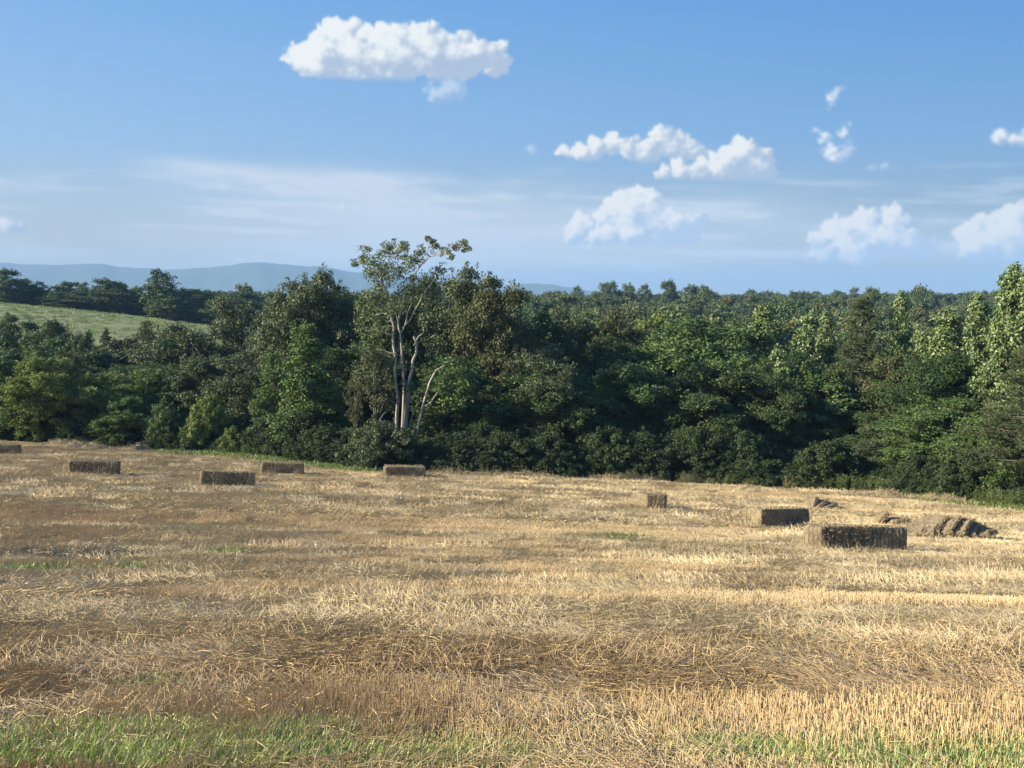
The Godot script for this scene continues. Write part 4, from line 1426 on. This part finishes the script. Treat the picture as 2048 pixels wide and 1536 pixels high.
func fringe(sd: int, size: Vector3, count: int) -> ArrayMesh:   # single straws that stick out of a block
	rng.seed = sd
	var pos := PackedVector3Array()
	var col := PackedColorArray()
	var idx := PackedInt32Array()
	var h := size * 0.5
	for k in count:
		var p := Vector3(rng.randf_range(-1, 1) * h.x, rng.randf_range(-1, 1) * h.y, rng.randf_range(-1, 1) * h.z)
		var out := Vector3.UP
		match rng.randi() % 7:
			0, 1, 2:
				p.y = h.y
				if rng.randf() < 0.6:
					p.z = h.z * signf(rng.randf() - 0.5)
			3, 4:
				p.z = h.z * signf(rng.randf() - 0.5)
				out = Vector3(0, 0, signf(p.z))
			5:
				p.x = h.x * signf(rng.randf() - 0.5)
				out = Vector3(signf(p.x), 0, 0)
			6:
				p.y = -h.y + 0.08
				p.z = h.z + 0.05
				out = Vector3(0, 0.3, 1)
		p *= 0.97
		var way := (out * rng.randf_range(0.2, 0.9) + Vector3(rng.randfn(0, 0.5), rng.randfn(-0.1, 0.6), rng.randfn(0, 0.4))).normalized()
		var v := rng.randf_range(0.45, 1.0)
		var c := Color(0.62 * v, 0.49 * v, 0.28 * v)
		blade(pos, col, idx, p, p + way * rng.randf_range(0.03, 0.10), 0.0045, 0.0035, c, c)
	return mesh_of(pos, col, idx)


func twine_loop(z: float, size: Vector3) -> ArrayMesh:   # runs over the top, down the ends and under
	var pos := PackedVector3Array()
	var col := PackedColorArray()
	var idx := PackedInt32Array()
	var hx := size.x * 0.5 + 0.012
	var hy := size.y * 0.5 + 0.012
	var pts := []
	for q in [[-hx + 0.08, -hy], [-hx, -hy + 0.08], [-hx, 0], [-hx, hy - 0.08], [-hx + 0.08, hy], [-hx * 0.5, hy + 0.004], [0, hy + 0.006], [hx * 0.5, hy + 0.004], [hx - 0.08, hy], [hx, hy - 0.08], [hx, 0], [hx, -hy + 0.08], [hx - 0.08, -hy], [0, -hy], [-hx + 0.08, -hy]]:
		pts.append([Vector3(q[0], q[1], z), 0.006])
	tube(pos, col, idx, pts, 4)
	return smooth_mesh(pos, col, idx)


func make_bales() -> void:
	var size := Vector3(2.3, 0.70, 0.86)
	var block := [straw_block(1, size, 0.085, 0.02), straw_block(2, size, 0.10, 0.04), straw_block(3, size, 0.075, 0.0)]
	var straws := [fringe(71, size, 1500), fringe(72, size, 1500), fringe(73, size, 1500)]
	var loops := []
	for k in 4:
		loops.append(twine_loop((k - 1.5) * 0.2, size))
	var k := 0
	for b in [
		[-31.28, 66.66, 0.18, 1.00, 0.95, "straw bale cut by the picture edge, on the field crest near the straw ridge"],
		[-20.32, 53.04, 0.17, 1.00, 1.00, "frayed straw bale in front of the tall straw ridge, flecked with bright straws"],
		[-12.47, 47.76, 0.22, 1.00, 1.00, "dark straw bale standing alone, nearest to the frayed one"],
		[-12.50, 59.38, 0.14, 0.97, 0.95, "straw bale with sunlit top edge in front of the ivy-clad tree"],
		[-5.94, 60.06, 0.20, 0.96, 0.95, "smooth greyish straw bale before the big rounded shrub"],
		[5.91, 45.92, 1.60, 1.00, 1.00, "straw bale seen end-on, casting a long thin shadow"],
		[9.20, 37.66, 0.55, 1.00, 1.00, "straw bale turned to show a bright ribbed end, behind the nearest bale"],
		[8.37, 26.46, 0.25, 1.03, 0.94, "nearest and largest straw bale with a ribbed dark side"],
	]:
		var o := base("straw_bale", Vector3.ZERO)
		tag(o, b[5], "straw bale", "big square bales left on the field")
		o.transform = Transform3D(ground_basis(b[0], b[1], b[2], 1.0), spot(b[0], b[1], size.y * 0.5 * b[4] - 0.01))
		o.scale = Vector3(b[3], b[4], 1.0)
		part("straw_block", block[k % 3], bale_mat, o)
		for t in loops:
			part("twine", t, twine_mat, o)
		var f := part("stray_straws", straws[k % 3], straw_mat, o)
		f.set_meta("kind", "stuff")
		k += 1
	# the burst bale: flakes that have toppled one on another like books
	var fs := Vector3(0.13, 0.80, 0.95)
	var flakes := [straw_block(11, fs, 0.5, 0.0), straw_block(12, fs * Vector3(1.2, 1.0, 1.0), 0.5, 0.0), straw_block(13, fs * Vector3(0.9, 0.95, 1.0), 0.5, 0.0)]
	var frays := [fringe(81, fs, 700), fringe(82, fs, 700), fringe(83, fs, 700)]
	var c := base("burst_bale", spot(13.95, 34.7), 0.0)
	c.transform.basis = ground_basis(13.95, 34.7, 0.12, 1.0).scaled(Vector3(0.98, 1.05, 0.98))
	tag(c, "burst straw bale whose flakes have toppled over in a slanting row", "burst bale")
	var r := RandomNumberGenerator.new()
	r.seed = 8
	for i in 14:
		var t := i / 13.0
		var hump := sin(PI * clampf(0.10 + t * 0.84, 0.0, 1.0))
		var lean := lerpf(1.25, 0.85, pow(hump, 1.3)) + r.randf_range(-0.06, 0.06)
		var tall := lerpf(0.62, 1.0, hump) * r.randf_range(0.92, 1.08)
		var f := part("flake", flakes[i % 3], bale_mat, c)
		var bs := Basis(Vector3.UP, lerpf(0.60, 0.55, t) + r.randf_range(-0.16, 0.16)) * Basis(Vector3.BACK, -lean)
		f.transform = Transform3D(bs, Vector3(-1.30 + 2.35 * t, 0.40 * cos(lean) * tall + lerpf(0.08, 0.15, hump), r.randf_range(-0.08, 0.08)))
		f.scale = Vector3(r.randf_range(0.85, 1.25), tall, r.randf_range(0.9, 1.05))
		var fr := part("stray_straws", frays[i % 3], straw_mat, f)
		fr.set_meta("kind", "stuff")
	var piece := base("broken_bale_piece", spot(14.55, 51.2), 0.0)
	piece.transform.basis = ground_basis(14.55, 51.2, 0.15, 1.0)
	tag(piece, "low broken piece of bale with splayed layers near the trees", "bale piece")
	for i in 4:
		var f := part("flake", flakes[i % 3], bale_mat, piece)
		f.transform = Transform3D(Basis(Vector3.UP, 0.1 * i) * Basis(Vector3.BACK, -[0.25, 0.85, 1.25, 1.5][i]), Vector3([-0.5, -0.22, 0.12, 0.5][i], [0.32, 0.28, 0.20, 0.08][i], 0.05 * i))
		f.scale = Vector3(1.3, [0.75, 0.95, 1.0, 0.9][i], 1.0)
		var fr := part("stray_straws", frays[i % 3], straw_mat, f)
		fr.set_meta("kind", "stuff")
	var lump := base("straw_lump", spot(14.0, 40.4), 0.0)
	lump.transform.basis = ground_basis(14.0, 40.4, -0.1, 1.0)
	tag(lump, "small flat lump of straw beside the burst bale", "straw lump")
	for i in 2:
		var f := part("flake", flakes[i], bale_mat, lump)
		f.transform = Transform3D(Basis(Vector3.UP, 0.3 * i) * Basis(Vector3.BACK, -[0.7, 1.4][i]), Vector3([-0.25, 0.3][i], [0.32, 0.20][i], 0.0))
		f.scale = Vector3(1.6, [0.7, 0.9][i], 0.8)
		var fr := part("stray_straws", frays[i], straw_mat, f)
		fr.set_meta("kind", "stuff")


func heap(called: String, label: String, path: Array, width: float, height: float, sd: int) -> void:
	# a raked ridge of loose straw along a line of [x, d]
	rng.seed = sd
	var o := base(called, spot(path[0][0], path[0][1]))
	tag(o, label, "straw windrow", "straw windrows at the field edge")
	var root := o.position
	var run := []
	for k in path.size() - 1:
		var a := Vector2(path[k][0], path[k][1])
		var b := Vector2(path[k + 1][0], path[k + 1][1])
		var n := int(maxf(2.0, a.distance_to(b) / 0.25))
		for i in n:
			run.append(a.lerp(b, i / float(n)))
	run.append(Vector2(path[path.size() - 1][0], path[path.size() - 1][1]))
	var pos := PackedVector3Array()
	var col := PackedColorArray()
	var idx := PackedInt32Array()
	var sp := PackedVector3Array()
	var sc := PackedColorArray()
	var si := PackedInt32Array()
	var across := 13
	for k in run.size():
		var p: Vector2 = run[k]
		var q: Vector2 = (run[mini(k + 1, run.size() - 1)] - run[maxi(k - 1, 0)]).normalized()
		var side := Vector2(-q.y, q.x)
		var t := k / float(run.size() - 1)
		var swell := sst(0, 0.12, t) * (1.0 - sst(0.85, 1.0, t)) * (0.35 + 0.9 * clampf(0.5 + 0.9 * noise_a.get_noise_2d(p.x * 0.35 + sd, p.y * 0.35), 0, 1))
		for m in across:
			var u := m / float(across - 1) * 2.0 - 1.0
			var w := p + side * u * width * 0.5 * (0.8 + 0.4 * noise_a.get_noise_2d(p.x * 0.4, sd + u))
			var y := height * swell * pow(cos(u * PI / 2), 0.9) * (0.8 + 0.5 * noise_c.get_noise_2d(w.x * 2.2, w.y * 2.2 + sd))
			var v := spot(w.x, w.y, y - 0.06) - root
			pos.append(v)
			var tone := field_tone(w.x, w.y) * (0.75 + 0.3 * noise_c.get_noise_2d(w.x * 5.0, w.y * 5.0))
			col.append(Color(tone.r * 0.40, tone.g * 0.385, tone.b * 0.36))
			for z in 5:
				var from := v + Vector3(rng.randfn(0, 0.12), rng.randf_range(0, 0.06), rng.randfn(0, 0.1))
				var way := Vector3(rng.randfn(0, 0.8), absf(rng.randfn(0.1, 0.4)), rng.randfn(0, 0.8)).normalized()
				var b := rng.randf_range(0.6, 1.0)
				var c2 := Color(0.50 * b, 0.41 * b, 0.25 * b)
				blade(sp, sc, si, from, from + way * rng.randf_range(0.12, 0.34), 0.009, 0.006, c2, c2)
	for k in run.size() - 1:
		for m in across - 1:
			var a := k * across + m
			idx.append_array([a, a + across, a + 1, a + 1, a + across, a + across + 1])
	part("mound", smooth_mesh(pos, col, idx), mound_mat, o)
	var s := part("loose_straw", mesh_of(sp, sc, si), straw_mat, o)
	s.set_meta("kind", "stuff")


func make_heaps() -> void:
	heap("straw_windrow", "low windrow of pale straw in front of the big rounded shrubs", [[-9.0, 65.0], [-5.0, 63.9], [-1.0, 64.3], [3.6, 65.2]], 1.6, 0.42, 1)
	heap("straw_windrow", "flattened windrow of straw before the dark shrubs", [[3.2, 66.0], [6.0, 66.6], [9.2, 67.2]], 1.3, 0.30, 2)
	heap("straw_windrow", "tall ridge of raked straw behind the frayed bale with bright flecks", [[-33.0, 77.0], [-30.0, 75.8], [-27.0, 75.4], [-24.6, 75.0]], 3.4, 0.6, 3)
	heap("straw_windrow", "broad hump of raked straw between the wood and the broken bale piece", [[16.0, 60.0], [19.0, 60.4], [22.5, 58.8], [24.5, 56.5]], 2.4, 0.5, 4)
	heap("straw_windrow", "ragged dark-shadowed straw row at the near side of the field", [[-9.5, 19.6], [-8.0, 19.5], [-6.8, 19.8]], 0.8, 0.22, 5)
	heap("straw_windrow", "thin straw row across the middle of the field", [[-2.0, 38.2], [1.0, 37.6], [4.5, 36.6]], 0.8, 0.22, 6)
